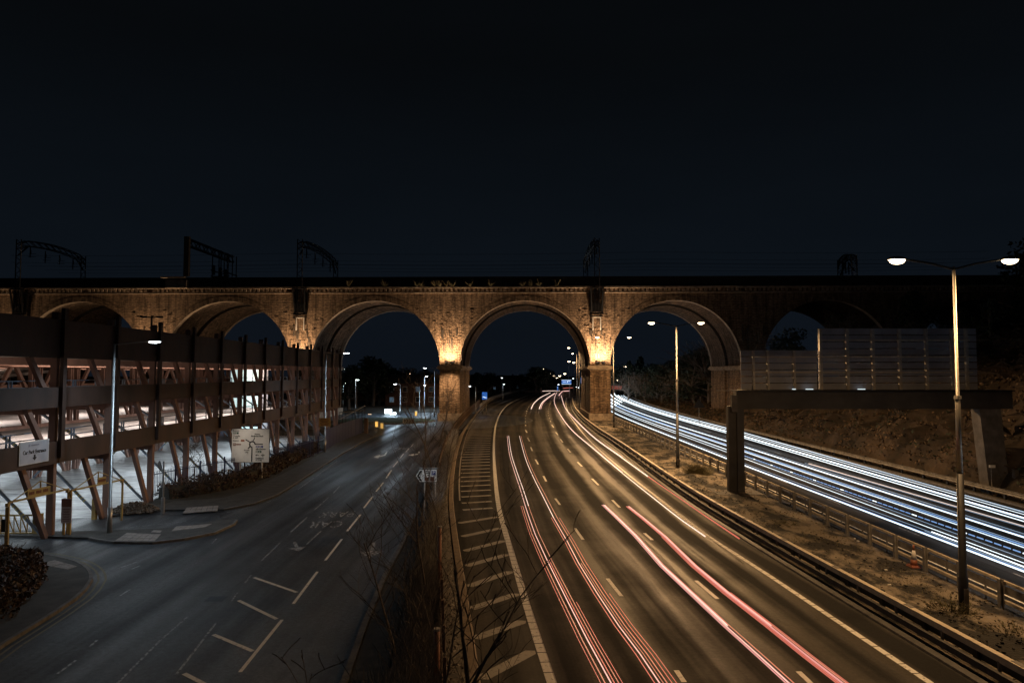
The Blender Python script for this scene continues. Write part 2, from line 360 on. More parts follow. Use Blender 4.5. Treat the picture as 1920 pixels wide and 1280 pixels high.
M['hazardy'] = mat('hazard yellow', (.40, .36, .16), (.3, .27, .12), .5)
M['glassd'] = mat('dark window glass', (.02, .025, .03), (.015, .018, .02), .1)
SOD = (1.0, .59, .26); WARM = (1.0, .66, .38); LED = (.62, .83, 1.0)
M['sodlens'] = emat('sodium lamp lens', (1, .74, .45), 40)
M['sodfar'] = emat('distant sodium lens', (1, .76, .48), 9, True)
M['ledlens'] = emat('white led lens', (.85, .95, 1), 30)
M['ledfar'] = emat('distant white lens', (.85, .94, 1), 7, True)
M['tubelit'] = emat('fluorescent tube', (1, .82, .66), 2.2, True)
M['winglow'] = emat('lit stair glass', (.62, .85, .86), .75, True)
M['winwarm'] = emat('warm lit window', (1, .68, .42), 1.6, True)
M['winblue'] = emat('dim blue window', (.25, .42, .6), .16, True)
M['hotwhite'] = emat('white neon sign', (.8, .95, 1), 5, True)
M['bollard'] = emat('lit bollard', (1, .55, .12), 1.2, True)
M['bluesign'] = emat('lit blue sign', (.03, .14, .50), .8, True)
M['bluesignw'] = emat('lit sign white legend', (.8, .95, 1), 1.3, True)
M['tailpink'] = emat('tail light pink core', (1, .56, .48), 1.05, True)
M['tailred'] = emat('tail light red', (.78, .20, .14), .8, True)
M['tailwide'] = emat('tail light broad pink', (.92, .40, .36), .85, True)
M['tailsal'] = emat('tail light salmon', (.85, .32, .2), .7, True)
M['tailwarm'] = emat('tail light warm white', (1, .74, .62), 1.3, True)
M['hlwhite'] = emat('headlight white', (.78, .91, 1), 1.6, True)
M['hlhot'] = emat('headlight hot white', (.82, .94, 1), 3.0, True)
M['hlblue'] = emat('headlight blue', (.22, .42, .85), .75, True)
M['hldim'] = emat('headlight faint streak', (.30, .44, .62), .8, True)
M['hlpink'] = emat('headlight warm white', (.9, .75, .7), .8, True)

def light(kind, name, loc, energy, col, parent=None, rot=None, size=None, spot=None, blend=.6, aim=None, sizey=None):
    d = bpy.data.lights.new(name, kind); d.energy = energy; d.color = col
    if kind == 'SPOT':
        d.spot_size = R(spot); d.spot_blend = blend; d.shadow_soft_size = size or .15
    elif kind == 'POINT': d.shadow_soft_size = size or .15
    elif kind == 'AREA':
        d.size = size
        if sizey: d.shape = 'RECTANGLE'; d.size_y = sizey
    o = bpy.data.objects.new(name, d); link(o, parent); o.location = Vector(loc) - (wloc(parent) if parent else Vector((0,0,0)))
    if aim is not None: o.rotation_euler = (Vector(aim)-Vector(loc)).to_track_quat('-Z', 'Y').to_euler()
    elif rot: o.rotation_euler = rot
    return o

def text(body, size, name, m, parent, loc, rot, extr=.004, align='CENTER', sx=1.0, sy=1.0, bold=0.0):
    c = bpy.data.curves.new(name, 'FONT'); c.body = body; c.size = size; c.align_x = align; c.align_y = 'CENTER'
    c.extrude = extr; c.offset = bold; c.resolution_u = 3
    tmp = bpy.data.objects.new('tmp', c); COL.objects.link(tmp)
    dg = bpy.context.evaluated_depsgraph_get(); dg.update()
    me = bpy.data.meshes.new_from_object(tmp.evaluated_get(dg)); bpy.data.objects.remove(tmp)
    me.materials.clear(); me.materials.append(m)
    o = bpy.data.objects.new(name, me); link(o, parent)
    o.location = Vector(loc) - (wloc(parent) if parent else Vector((0,0,0))); o.rotation_euler = rot; o.scale = (sx, sy, 1)
    return o

# ---------------------------------------------------------------- the ground and roads
def bend(Y): return 0 if Y < 105 else .00040*(Y-105)**2
def smooth_poly(pts, step=4.0):
    "Catmull-Rom through ground points"
    P = [Vector((p[0], p[1], 0)) for p in pts]; out = []
    for i in range(len(P)-1):
        p0, p1, p2, p3 = P[max(i-1,0)], P[i], P[i+1], P[min(i+2, len(P)-1)]
        n = max(1, int((p2-p1).length/step))
        for k in range(n):
            t = k/n; t2, t3 = t*t, t*t*t
            out.append(.5*((2*p1)+(p2-p0)*t+(2*p0-5*p1+4*p2-p3)*t2+(3*p1-p0-3*p2+p3)*t3))
    out.append(P[-1]); return out
def extend(pts, d0=8):
    a = (pts[0]-pts[1]).normalized()*d0
    return [pts[0]+a] + list(pts)
PX = lambda L, z=0: [W(x, y, z) for x, y in L]
L_edge = PX([(1035,1280),(1010,1205),(987,1132),(955,1022),(936,955),(929,900),(926,850),(927,815),(931,792),(940,772),(955,757),(980,745),(1004,737)])
L_edge = smooth_poly(extend(L_edge))
R_edge = PX([(1745,1280),(1597,1182),(1440,1077),(1320,1000),(1230,930),(1175,887),(1115,835),(1085,802),(1066,774),(1061,755),(1063,743)])
R_edge = smooth_poly(extend(R_edge))
D1 = PX([(1275,1265),(1215,1188),(1150,1100),(1083,998),(1046,940),(1022,897),(1006,865),(997,841),(991,823),(987,806),(985,787),(987,772),(992,762),(1003,750),(1020,741)])
D1 = smooth_poly(extend(D1), 1.0)
D2 = PX([(1500,1262),(1420,1188),(1325,1105),(1215,1005),(1155,944),(1116,902),(1087,870),(1067,845),(1053,826),(1044,812),(1036,799),(1032,789),(1028,775),(1029,764),(1035,752),(1045,743)])
D2 = smooth_poly(extend(D2), 1.0)
K_l = PX([(890,1280),(880,1200),(868,1110),(853,1010),(847,960),(846,915),(852,865),(860,835),(872,805),(892,777),(912,757),(928,748),(960,738),(985,733)])
K_l = smooth_poly(extend(K_l))

def struct(o): o['kind'] = 'structure'; return o
gr = MB()
g = struct(MB().box((100, 900, -.56), (3600, 2400, 1.0)).build('ground', M['earth']))
def at_y(line, Y):
    for i in range(len(line)-1):
        a, b = line[i], line[i+1]
        if a.y <= Y <= b.y: t = (Y-a.y)/(b.y-a.y+1e-9); return a.x+(b.x-a.x)*t
    return line[0].x if Y < line[0].y else line[-1].x
rightk = []
Ys = [8+4*i for i in range(0, 85)]
B1 = PX([(1920,1252),(1440,996),(1280,905),(1167,830),(1115,797),(1088,775),(1076,758),(1073,745)], .75)
B1 = [Vector((p.x, p.y, 0)) for p in B1]; B1 = smooth_poly(extend(B1, 10), 3.0)
kl = [p for p in K_l]
mw = MB(); n = 0
for Y in Ys:
    xl = at_y(K_l, Y); xr = at_y(B1, Y) - .35
    mw.v += [(xl, Y, 0), (xr, Y, 0)]
for i in range(len(Ys)-1): mw.f.append((2*i, 2*i+1, 2*i+3, 2*i+2))
motorway = struct(mw.build('motorway', M['mway']))
strip_uv(motorway, lambda y: at_y(K_l, y)-at_y(L_edge, y), lambda y: (at_y(B1, y)-.35-at_y(L_edge, y))*11.4/max(9, at_y(R_edge, y)-at_y(L_edge, y)), Ys)

# oncoming carriageway
def X2(Y, o): return o + bend(Y)
ob = MB()
for Y in Ys: ob.v += [(X2(Y, 18.75), Y, .0), (X2(Y, 33.9), Y, .0)]
for i in range(len(Ys)-1): ob.f.append((2*i, 2*i+1, 2*i+3, 2*i+2))
oncoming = struct(ob.build('oncoming_motorway', M['mwayb']))
strip_uv(oncoming, lambda y: 0.0, lambda y: 15.1, Ys)
# verge between the carriageways, gently uneven
vg = MB(); nx = 9
YV = [8+.9*i for i in range(0, 370)]
for Y in YV:
    xa = at_y(B1, Y)-.34; xb = X2(Y, 18.74)
    for k in range(nx):
        t = k/(nx-1); x = xa+(xb-xa)*t
        z = .02 + .16*math.sin(math.pi*t)*(.6+.9*noise.noise(Vector((x*.6, Y*.5, 0)))) + .05*noise.noise(Vector((x*2, Y*2, 3)))*math.sin(math.pi*t)
        vg.v.append((x, Y, z))
for i in range(len(YV)-1):
    for k in range(nx-1): a = i*nx+k; vg.f.append((a, a+1, a+nx+1, a+nx))
struct(vg.build('verge', M['dirt'], smooth=True))

# paint on the motorway
def dash_objs(line, parent, spacing, length, wd, name, m, z=.006, start=0, ymax=260, lens=None):
    d = start; acc = [0]
    for i in range(1, len(line)): acc.append(acc[-1]+(line[i]-line[i-1]).length)
    def at(s):
        for i in range(1, len(line)):
            if acc[i] >= s: t = (s-acc[i-1])/(acc[i]-acc[i-1]+1e-9); return line[i-1].lerp(line[i], t)
        return line[-1]
    while d + length < acc[-1] and at(d).y < ymax:
        MB().ribbon([at(d), at(d+length/2), at(d+length)], wd, z).build(name, m, parent); d += spacing
def dashes_px(L, parent, wd, name, m, z=.006):
    for a, b in L: MB().ribbon([W(*a), W(*b)], wd, z).build(name, m, parent)
dashes_px([((1268,1256),(1283,1278)),((1139,1084),(1165,1117)),((1078,990),(1093,1011)),((1041,934),(1050,946)),((1019,892),(1024,902)),((1004,861),(1009,870)),((995,838),(998,845)),((989,820),(993,827)),((985.5,806),(988,811))], motorway, .16, 'lane_dash', M['paint'])
dashes_px([((1497,1258),(1520,1280)),((1305,1088),(1345,1122)),((1208,999),(1223,1012)),((1148,937),(1162,951)),((1110,897),(1122,909)),((1083,866),(1091,874)),((1064,841),(1070,848)),((1050.5,823),(1055,829)),((1042,810),(1046,815)),((1034.5,796),(1038,801))], motorway, .17, 'lane_dash', M['paint'])
far1 = [p for p in D1 if p.y > 112]; far2 = [p for p in D2 if p.y > 122]
dash_objs(far1, motorway, 9, 2.6, .17, 'lane_dash', M['paint'], start=4); dash_objs(far2, motorway, 9, 2.6, .17, 'lane_dash', M['paint'], start=4)
# ribbed edge lines: short thermoplastic blocks near the bridge, plain beyond
def ribbed(line, parent, wd, ynear, name):
    acc = 0; blocks = MB(); P = [p for p in line]
    tot = []; 
    for i in range(len(P)-1):
        a, b = P[i], P[i+1]
        if a.y > ynear: continue
        n = max(1, int((b-a).length/.62))
        for k in range(n):
            t0, t1 = k/n, (k+.93)/n
            MB().ribbon([a.lerp(b, t0), a.lerp(b, t1)], wd, .006).build('edge_line_block', M['paint'], parent)
    far = [p for p in P if p.y > ynear]
    MB().ribbon(far, wd*.9, .006).build(name, M['paint'], parent)
ribbed(L_edge, motorway, .30, 62, 'edge_line')
ribbed(R_edge, motorway, .22, 50, 'edge_line')
# hatching bars between kerb and edge line
hat = [((905,1270),(995,1222)),((893,1195),(978,1165)),((884,1140),(966,1114)),((880,1098),(955,1072)),((876,1060),(948,1040)),((873,1032),(943,1014)),((868,1005),(937,990)),((862,980),(931,969))]
for (a, b) in hat:
    pa, pb = W(*a), W(*b); dd = (pb-pa).normalized(); sd = Vector((-dd.y, dd.x, 0))*.21
    MB().poly([pa-sd, pb-sd*1.0, pb-sd*.2+dd*.18, pb+sd, pa+sd, pa-dd*.1], .006).build('hatch_bar', M['painthatch'], motorway)
Y = W(890, 955).y
while Y < 190:
    xl, xr = at_y(K_l, Y)+.75, at_y(L_edge, Y)-.45
    a, b = Vector((xl, Y-.1, 0)), Vector((xr, Y+.55, 0))
    if b.x-a.x > .5: MB().ribbon([a, b], .42, .006).build('hatch_bar', M['painthatch'], motorway)
    Y += 2.35
# left edge channel of the motorway, kerb and its thin inner joint line
struct(MB().sweep([p for p in K_l if p.y < 320], [(-.16,-.1),(.16,-.1),(.16,.10),(.12,.14),(-.16,.14)]).build('kerb_motorway_left', mat('kerb edge buff', (.26,.19,.13), (.15,.11,.08), .8, ns=3, bump=.3)))
MB().ribbon([p+Vector((.62,0,0)) for p in K_l if 45 < p.y < 200], .10, .006).build('edge_line', M['painthatch'], motorway)
# lane lines on the oncoming side
for o_, a0 in ((22.4, 0), (26.1, 4), (29.8, 2)):
    Y = 20+a0
    while Y < 180:
        MB().ribbon([Vector((X2(Y, o_), Y, 0)), Vector((X2(Y+2, o_), Y+2, 0))], .12, .006).build('lane_dash', M['paintw'], oncoming); Y += 9
MB().ribbon([Vector((X2(y, 19.9), y, 0)) for y in Ys[:50]], .2, .006).build('edge_line', M['paint'], oncoming)
MB().ribbon([Vector((X2(y, 33.0), y, 0)) for y in Ys[:50]], .2, .006).build('edge_line', M['paintw'], oncoming)
struct(MB().sweep([Vector((X2(y, 34.2), y, 0)) for y in Ys], [(-.2,-.1),(.2,-.1),(.2,.12),(-.2,.12)]).build('kerb_oncoming', M['kerb']))

# ---- town road on the left
lk = PX([(441,977),(420,957),(477,946),(520,930),(560,905),(610,872),(645,850),(680,830),(703,819)])
rk = PX([(600,1340),(640,1280),(677,1177),(715,1087),(750,1022),(785,940),(806,890),(822,850),(835,825)])
rk = smooth_poly(extend(rk, 8), 3)
lk_s = smooth_poly(lk[1:], 2)
roadpts = [Vector((-70, 10, 0)), Vector((rk[0].x, 8, 0))] + rk + [Vector((-12, 118, 0)), Vector((-12, 134, 0)), Vector((-34, 134, 0)), Vector((-30, 108, 0)), Vector((-22, 100, 0))] + [lk_s[-1]+Vector((-1.5, 3, 0))] + lk_s[::-1][:]
roadpts += [W(310,955), W(200,969), W(0,985)+Vector((-14,0,0)), Vector((-70, 44, 0))]
road = struct(MB().poly(roadpts, -.004).build('road', M['road']))
struct(MB().sweep(lk_s, [(-.14,-.1),(.0,-.1),(.0,.11),(-.14,.12)]).build('kerb_road_left', M['kerb']))
struct(MB().sweep(rk, [(0,-.1),(.2,-.1),(.2,.12),(0,.12)]).build('kerb_road_right', M['kerb']))
struct(MB().ribbon([p+Vector((.75,0,0)) for p in rk], 1.05, .07).build('verge_strip', M['pave']))
struct(MB().sweep([p+Vector((1.35,0,0)) for p in rk], [(0,-.1),(.15,-.1),(.15,.1),(0,.1)]).build('edging_strip', M['kerb']))
# scrubby strip between the two roads
sb = MB()
for Y in Ys[:34]:
    xl = at_y(rk, Y)+1.5; xr = at_y(K_l, Y)-.17
    for k in range(5):
        t = k/4; sb.v.append((xl+(xr-xl)*t, Y, .03+.25*math.sin(math.pi*t)*(1+noise.noise(Vector((xl+t*5, Y, 1))))))
for i in range(33):
    for k in range(4): a = i*5+k; sb.f.append((a, a+1, a+6, a+5))
struct(sb.build('scrub_bank', M['scrub'], smooth=True))
# footway between hedge and kerb
hb = PX([(300,950),(325,942),(420,935),(470,920),(520,895),(560,875),(595,855),(610,847),(617,839),(660,820),(684,813)])
fw = struct(MB().poly(lk_s + hb[::-1] + [W(312, 958)], -.03, .105).build('footway', M['pave']))
struct(MB().poly([W(205,969), W(312,958), W(420,957), W(420,944), W(300,948), W(205,961)], -.03, .10).build('footway_entrance', M['pave']))
struct(MB().poly([h + Vector((.3, 0, 0)) for h in hb[1:]] + [Vector((-24.6, 100, 0)), Vector((-24.6, 44, 0))], -.03, .085).build('planting_bed', M['earth']))
# splitter island with buff tactile slabs
isl = PX([(441,977),(437,984),(400,1001),(345,1012),(287,1019),(215,1018),(200,1016),(170,1011),(0,1006),(-60,1006),(-60,996),(0,997),(135,999),(325,993),(425,975)])
struct(MB().poly(isl, -.03, .11).build('traffic_island', M['pave']))
struct(MB().sweep([p for p in isl[:8]][::-1], [(0,-.1),(.13,-.1),(.13,.125),(0,.125)]).build('kerb_island', M['kerb']))
def slabs(corners, nu, nv, parent=None, z=.112):
    a, b, c, d = [W(*p) for p in corners]; root = None
    for i in range(nu):
        for j in range(nv):
            def P(u, v): return a.lerp(b, u).lerp(d.lerp(c, u), v)
            g_ = .04; u0, u1, v0, v1 = (i+g_)/nu, (i+1-g_)/nu, (j+g_)/nv, (j+1-g_)/nv
            mb = MB(); q = [P(u0,v0), P(u1,v0), P(u1,v1), P(u0,v1)]
            dz = random.uniform(0, .006)
            mb.poly(q, z-.03, z+.004+dz).build('paving_slab', M['slab'], parent)
ti = bpy.data.objects['traffic_island']
slabs([(215,1017),(290,1018),(302,1005),(238,1002)], 6, 3, ti); slabs([(321,999),(385,991),(398,985),(330,990)], 6, 2, ti)
slabs([(342,965),(408,960),(410,950),(350,954)], 6, 2, fw, .107); slabs([(282,1001),(300,1002),(304,998),(288,997)], 2, 1, ti)
# corner footway in the lower left
ck = PX([(-120,1300),(0,1212),(50,1181),(100,1150),(138,1124),(155,1108),(167,1090),(162,1072),(140,1057),(100,1047),(50,1041),(-80,1036)])
ck = smooth_poly(ck, .8)
cfw = struct(MB().poly(ck + [Vector((-60, 32, 0)), Vector((-60, 14, 0))], -.03, .11).build('corner_footway', M['pave']))
struct(MB().sweep(ck, [(0,-.1),(.14,-.1),(.14,.125),(0,.125)]).build('kerb_corner', M['kerb']))
slabs([(68,1061),(102,1054),(145,1066),(128,1072)], 5, 2, cfw)
for off in (.35, .62):
    q = []
    for i, p in enumerate(ck):
        d = ck[min(i+1, len(ck)-1)]-ck[max(i-1, 0)]; d.normalize(); q.append(p+Vector((d.y, -d.x, 0))*off)
    MB().ribbon(q, .09, .002).build('yellow_line', M['painty'], road)
# paint on the town road
cen = [((595,1071),(550,1131)),((641,1010),(610,1050)),((676,964),(651,995)),((699,930),(682,952)),((719,904),(705,921)),((734,881),(724,896)),((746,864),(737,875)),((757,850),(750,859)),((767,840),(761,847)),((775,832),(770,838)),((529,1161),(450,1259))]
dashes_px(cen, road, .12, 'centre_dash', M['paint'], .002)
dashes_px([((447,1125),(519,1160)),((476,1082),(557,1110)),((400,1189),(474,1220)),((345,1262),(400,1290))], road, .15, 'hatch_bar', M['paint'], .006)
dashes_px([((471,1077),(458,1094)),((445,1111),(433,1127)),((405,1167),(330,1264)),((491,1050),(525,1017)),((545,997),(576,969)),((575,1020),(602,995)),((590,955),(616,932)),((625,924),(637,911)),((674,877),(687,865)),((692,861),(702,852)),((559,917),(588,896)),((592,893),(632,864)),((235,989),(350,977)),((398,1018),(406,1009)),((236,1071),(262,1060)),((222,1065),(256,1053)),((222,1118),(246,1103)),((108,1262),(142,1237)),((168,1212),(183,1198)),((30,1035),(44,1030)),((425,960),(478,948)),((497,943),(508,939)),((220,1280),(300,1200)),((300,1200),(352,1155))], road, .08, 'worn_line', M['paintw'], .002)
dr = (W(600,1050)-W(550,1131)); ang = math.atan2(dr.y, dr.x)   # town road direction
def road_text(body, px, py, wd, ln, m, rz):
    o = text(body, 1.0, 'road_lettering', m, road, W(px, py)+Vector((0,0,.004)), (0, 0, rz), extr=.0008, bold=0)
    bb = [Vector(c) for c in o.bound_box]; bw = max(c.x for c in bb)-min(c.x for c in bb); bh = max(c.y for c in bb)-min(c.y for c in bb)
    o.scale = (wd/bw, ln/bh, 1); return o
rz0 = ang + math.pi/2
road_text('CAR', 612, 982, 1.9, 1.75, M['paintl'], rz0); road_text('PARK', 632, 963, 2.2, 1.75, M['paintl'], rz0)
road_text('CAR', 727, 846, 2.0, 2.2, M['paintl'], rz0-.12); road_text('PARK', 745, 840, 2.4, 2.2, M['paintl'], rz0-.12)
def flat_arrow(px, py, ln, wd, rz, m, bentw=0):
    c = W(px, py); mb = MB()
    pts = [(-.09, -ln/2), (.09, -ln/2), (.09, ln*.1), (wd/2, ln*.1), (0, ln/2), (-wd/2, ln*.1), (-.09, ln*.1)]
    if bentw: pts = [(-.09,-ln/2),(.09,-ln/2),(.09,0),(.5,ln*.18),(.5,.02),(1.1,ln*.3),(.5,ln*.52),(.5,ln*.34),(-.09,ln*.14)]
    cs, sn = math.cos(rz), math.sin(rz)
    mb.poly([(c.x+x*cs-y*sn, c.y+x*sn+y*cs) for x, y in pts], .003).build('road_arrow', m, road)
flat_arrow(697, 1030, 3.2, 1.2, rz0, M['paintl']); flat_arrow(722, 852, 6, 1.2, rz0, M['paint'], 1); flat_arrow(785, 850, 4, 1.2, rz0, M['paint'], 1)
flat_arrow(556, 1024, 2.0, .9, rz0+.3, M['paintw'])
for i in range(3):   # utility covers
    px, py = ((645,865),(405,1122),(1000,0))[i]
    if py: 
        p = W(px, py); MB().poly([p+Vector((-.35,-.3,0)), p+Vector((.35,-.3,0)), p+Vector((.35,.3,0)), p+Vector((-.35,.3,0))], .001).build('drain_cover', M['blackm'], road)

# ---- roundabout beyond
cR = Vector((-20, 131, 0))
struct(MB().poly([(cR.x+24*math.cos(t*math.pi/20), cR.y+25*math.sin(t*math.pi/20)) for t in range(40)], .004).build('roundabout_road', M['road']))
isl2 = MB(); nseg = 36
for rr, zz in ((9.5, .12), (7.5, .35), (4, .55), (.1, .6)):
    for t in range(nseg): a = 2*math.pi*t/nseg; isl2.v.append((cR.x-4+rr*math.cos(a), cR.y-3+rr*math.sin(a)*.8, zz))
for q in range(3):
    for t in range(nseg): a, b = q*nseg+t, q*nseg+(t+1) % nseg; isl2.f.append((a, b, b+nseg, a+nseg))
struct(isl2.build('roundabout_grass', M['grass'], smooth=True))
struct(MB().tube([(cR.x-4+9.6*math.cos(2*math.pi*t/36), cR.y-3+9.6*.8*math.sin(2*math.pi*t/36), .07) for t in range(37)], .14, 4, False).build('kerb_roundabout', M['kerb']))

# ---------------------------------------------------------------- railway viaduct
VR = math.atan(-.022)
via = bpy.data.objects.new('railway_viaduct', None); link(via); via.location = (0, 129, 0); via.rotation_euler = (0, 0, VR)
tag(via, 'long brick railway viaduct with tall round arches crossing the motorway, lit from its piers', 'viaduct')
def VL(x, y, z=0):     # viaduct frame -> world
    return Vector((x*math.cos(VR)-y*math.sin(VR), 129+x*math.sin(VR)+y*math.cos(VR), z))
AX = lambda i: -26.0+28.42*(i-3)
RA, ZS, ZT, DEP = 12.3, 10.4, 24.1, 22.0
def arc(cx, r, n=40, zs=ZS): return [(cx+r*math.cos(math.pi*k/n), zs+r*math.sin(math.pi*k/n)) for k in range(n+1)]
def arch_meshes():
    # built once, centred on the arch; copies share the meshes
    A = arc(0, RA); A3 = arc(0, RA+.32); hw = 28.42/2
    sps = []
    for ysgn, yy in ((1, 0), (-1, DEP)):
        sp = MB(); sps.append(sp)
        for a, b in zip(A, A[1:]):
            q = [(a[0], yy, a[1]), (a[0], yy, ZT), (b[0], yy, ZT), (b[0], yy, b[1])]
            if ysgn < 0: q = q[::-1]
            sp.quad(*q)
        for s in (-1, 1):
            x0, x1 = sorted((s*RA, s*hw)); sp.quad((x0, yy, ZS), (x1, yy, ZS), (x1, yy, ZT), (x0, yy, ZT))
    lips = []     # arch ring: slightly proud of the wall, its soffit lower than the barrel's
    out_ = arc(0, RA+.95)
    for yy0, yy1 in ((-.03, 1.1), (DEP+.03, DEP-1.0)):
        lip = MB(); lips.append(lip)
        for k in range(40):
            a, b, c, d = A[k], A[k+1], out_[k+1], out_[k]
            lip.quad((a[0], yy0, a[1]), (b[0], yy0, b[1]), (c[0], yy0, c[1]), (d[0], yy0, d[1]))
            lip.quad((d[0], yy0, d[1]), (c[0], yy0, c[1]), (c[0], yy0*.0+(0.01 if yy0 < 1 else DEP-.01), c[1]), (d[0], (0.01 if yy0 < 1 else DEP-.01), d[1]))
            lip.quad((a[0], yy0, a[1]), (a[0], yy1, a[1]), (b[0], yy1, b[1]), (b[0], yy0, b[1]))
            e_, f_ = A3[k], A3[k+1]
            lip.quad((a[0], yy1, a[1]), (e_[0], yy1, e_[1]), (f_[0], yy1, f_[1]), (b[0], yy1, b[1]))
    def ring(mb, nm):
        me = mb.mesh(nm, M['stone']); me.materials.append(M['ashlar'])
        for i, p in enumerate(me.polygons): p.material_index = 1 if i % 4 == 2 else 0  # paler soffit faces paint in the floodlit rim of the arch
        return me
    def barrel(r, y0, y1):
        m = MB(); q = arc(0, r)
        for k in range(40): a, b = q[k], q[k+1]; m.quad((a[0], y0, a[1]), (a[0], y1, a[1]), (b[0], y1, b[1]), (b[0], y0, b[1]))
        return m
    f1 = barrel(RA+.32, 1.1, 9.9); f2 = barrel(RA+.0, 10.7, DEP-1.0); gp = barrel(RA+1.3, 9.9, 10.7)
    for yy, r0 in ((9.9, RA+.32), (10.7, RA)):
        q0, q1 = arc(0, r0), arc(0, RA+1.3)
        for k in range(40): gp.quad((q0[k][0], yy, q0[k][1]), (q0[k+1][0], yy, q0[k+1][1]), (q1[k+1][0], yy, q1[k+1][1]), (q1[k][0], yy, q1[k][1]))
    return sps[0].mesh('spandrel', M['stone']), sps[1].mesh('spandrel_rear', M['stone']), ring(lips[0], 'arch_ring'), ring(lips[1], 'arch_ring_rear'), f1.mesh('barrel', M['stone_in'], smooth=True), f2.mesh('barrel_rear', M['stone_in'], smooth=True), gp.mesh('barrel_joint', M['darkstone'])
am = arch_meshes()
NA0, NA1 = -1, 7
for i in range(NA0, NA1+1):
    for nm, me in zip(('spandrel_wall', 'spandrel_wall', 'arch_ring', 'arch_ring', 'arch_barrel', 'arch_barrel', 'barrel_joint'), am): inst(me, nm, via, (AX(i), 0, 0))
pier = MB().box((0, 0, ZS/2-.5), (3.9, 10.3, ZS+1), taper=.97).mesh('pier', M['stone'])
im = MB()
for y0, y1 in ((-5.1, 5.1),):
    cy_, dy_ = (y0+y1)/2, (y1-y0)
    im.box((0, cy_, ZS-.72), (4.3, dy_+.36, .22)); im.box((0, cy_, ZS-.47), (4.9, dy_+.9, .30)); im.box((0, cy_, ZS-.17), (4.55, dy_+.6, .28))
imp = im.mesh('impost', M['ashlar'])
bs_ = MB().box((0, 0, .6), (4.5, 10.9, 1.6)); basem = bs_.mesh('plinth', M['ashlar'])
PXs = [AX(i)+28.42/2 for i in range(NA0-1, NA1+1)]
for x in PXs:
    for yy in (4.95, 16.6): inst(pier, 'pier', via, (x, yy, 0)); inst(imp, 'impost', via, (x, yy, 0)); inst(basem, 'plinth', via, (x, yy, 0))
xa, xb = PXs[0]-2, PXs[-1]+2; xm, xl_ = (xa+xb)/2, xb-xa
def vb(name, m, c, d): return MB().box(c, d).build(name, m, via, local=True)
for yf, s in ((0, -1), (DEP, 1)):
    vb('string_course', M['ashlar'], (xm, yf+s*.1, ZT+.10), (xl_, .55, .20))
    vb('frieze', M['stone'], (xm, yf-s*.12, ZT+.55), (xl_, .5, .70))
    vb('cornice', M['ashlar'], (xm, yf+s*.28, ZT+1.06), (xl_, 1.1, .30))
    vb('parapet', M['darkstone'], (xm, yf-s*.25, ZT+2.1), (xl_, .5, 1.78))
    vb('coping', M['darkstone'], (xm, yf-s*.25, ZT+3.08), (xl_, .7, .18))
dn = MB(); x = xa
while x < xb:
    if random.random() > .04: dn.box((x, -.27, ZT+.62+random.uniform(-.02, .02)), (.42, .5, .50))
    x += .84
dn.build('dentil', M['ashlar'], via, local=True, kind='stuff')
vb('track_bed', M['darkstone'], (xm, DEP/2, ZT+.6), (xl_, DEP-1.0, .9))
# patched brickwork courses standing proud on the spandrels near the piers: broken facing and water stains
pr = MB()
for x in PXs:
    for k in range(45):
        zz = ZS+2.2+random.random()**1.1*8.5; wv = 1.6+max(0, RA-math.sqrt(max(0, RA*RA-(zz-ZS)**2)))
        xx = x+random.uniform(-wv, wv)*.9; pr.box((xx, -.02, zz), (random.uniform(.2, .75), random.uniform(.04, .07), random.uniform(.08, .2)))
pr.build('rough_facing', M['stone'], via, local=True, kind='stuff')
dp = MB()
for x in PXs:
    for k in range(12):
        zz = ZS+random.uniform(2.5, 8); xx = x+random.uniform(-2.2, 2.2); dp.box((xx, -.03, zz-1.0), (random.uniform(.08, .3), .09, random.uniform(.8, 2.6)))
dp.build('damp_streak', mat('limey damp brick', (.09,.07,.055), (.03,.025,.02), .5, ns=4, bump=.6, bs=10), via, local=True, kind='stuff')
# stone drip stains and a refuge with lit ledge over the second pier
vb('refuge', M['ashlar'], (PXs[3]+4.6, -.55, ZT+1.9), (4.0, 1.0, 1.4)); vb('refuge_coping', M['ashlar'], (PXs[3]+4.0, -.6, ZT+3.1), (4.6, 1.3, .25)); vb('refuge_sill', M['ashlar'], (PXs[3]+4.6, -.62, ZT+1.12), (4.2, 1.2, .12))

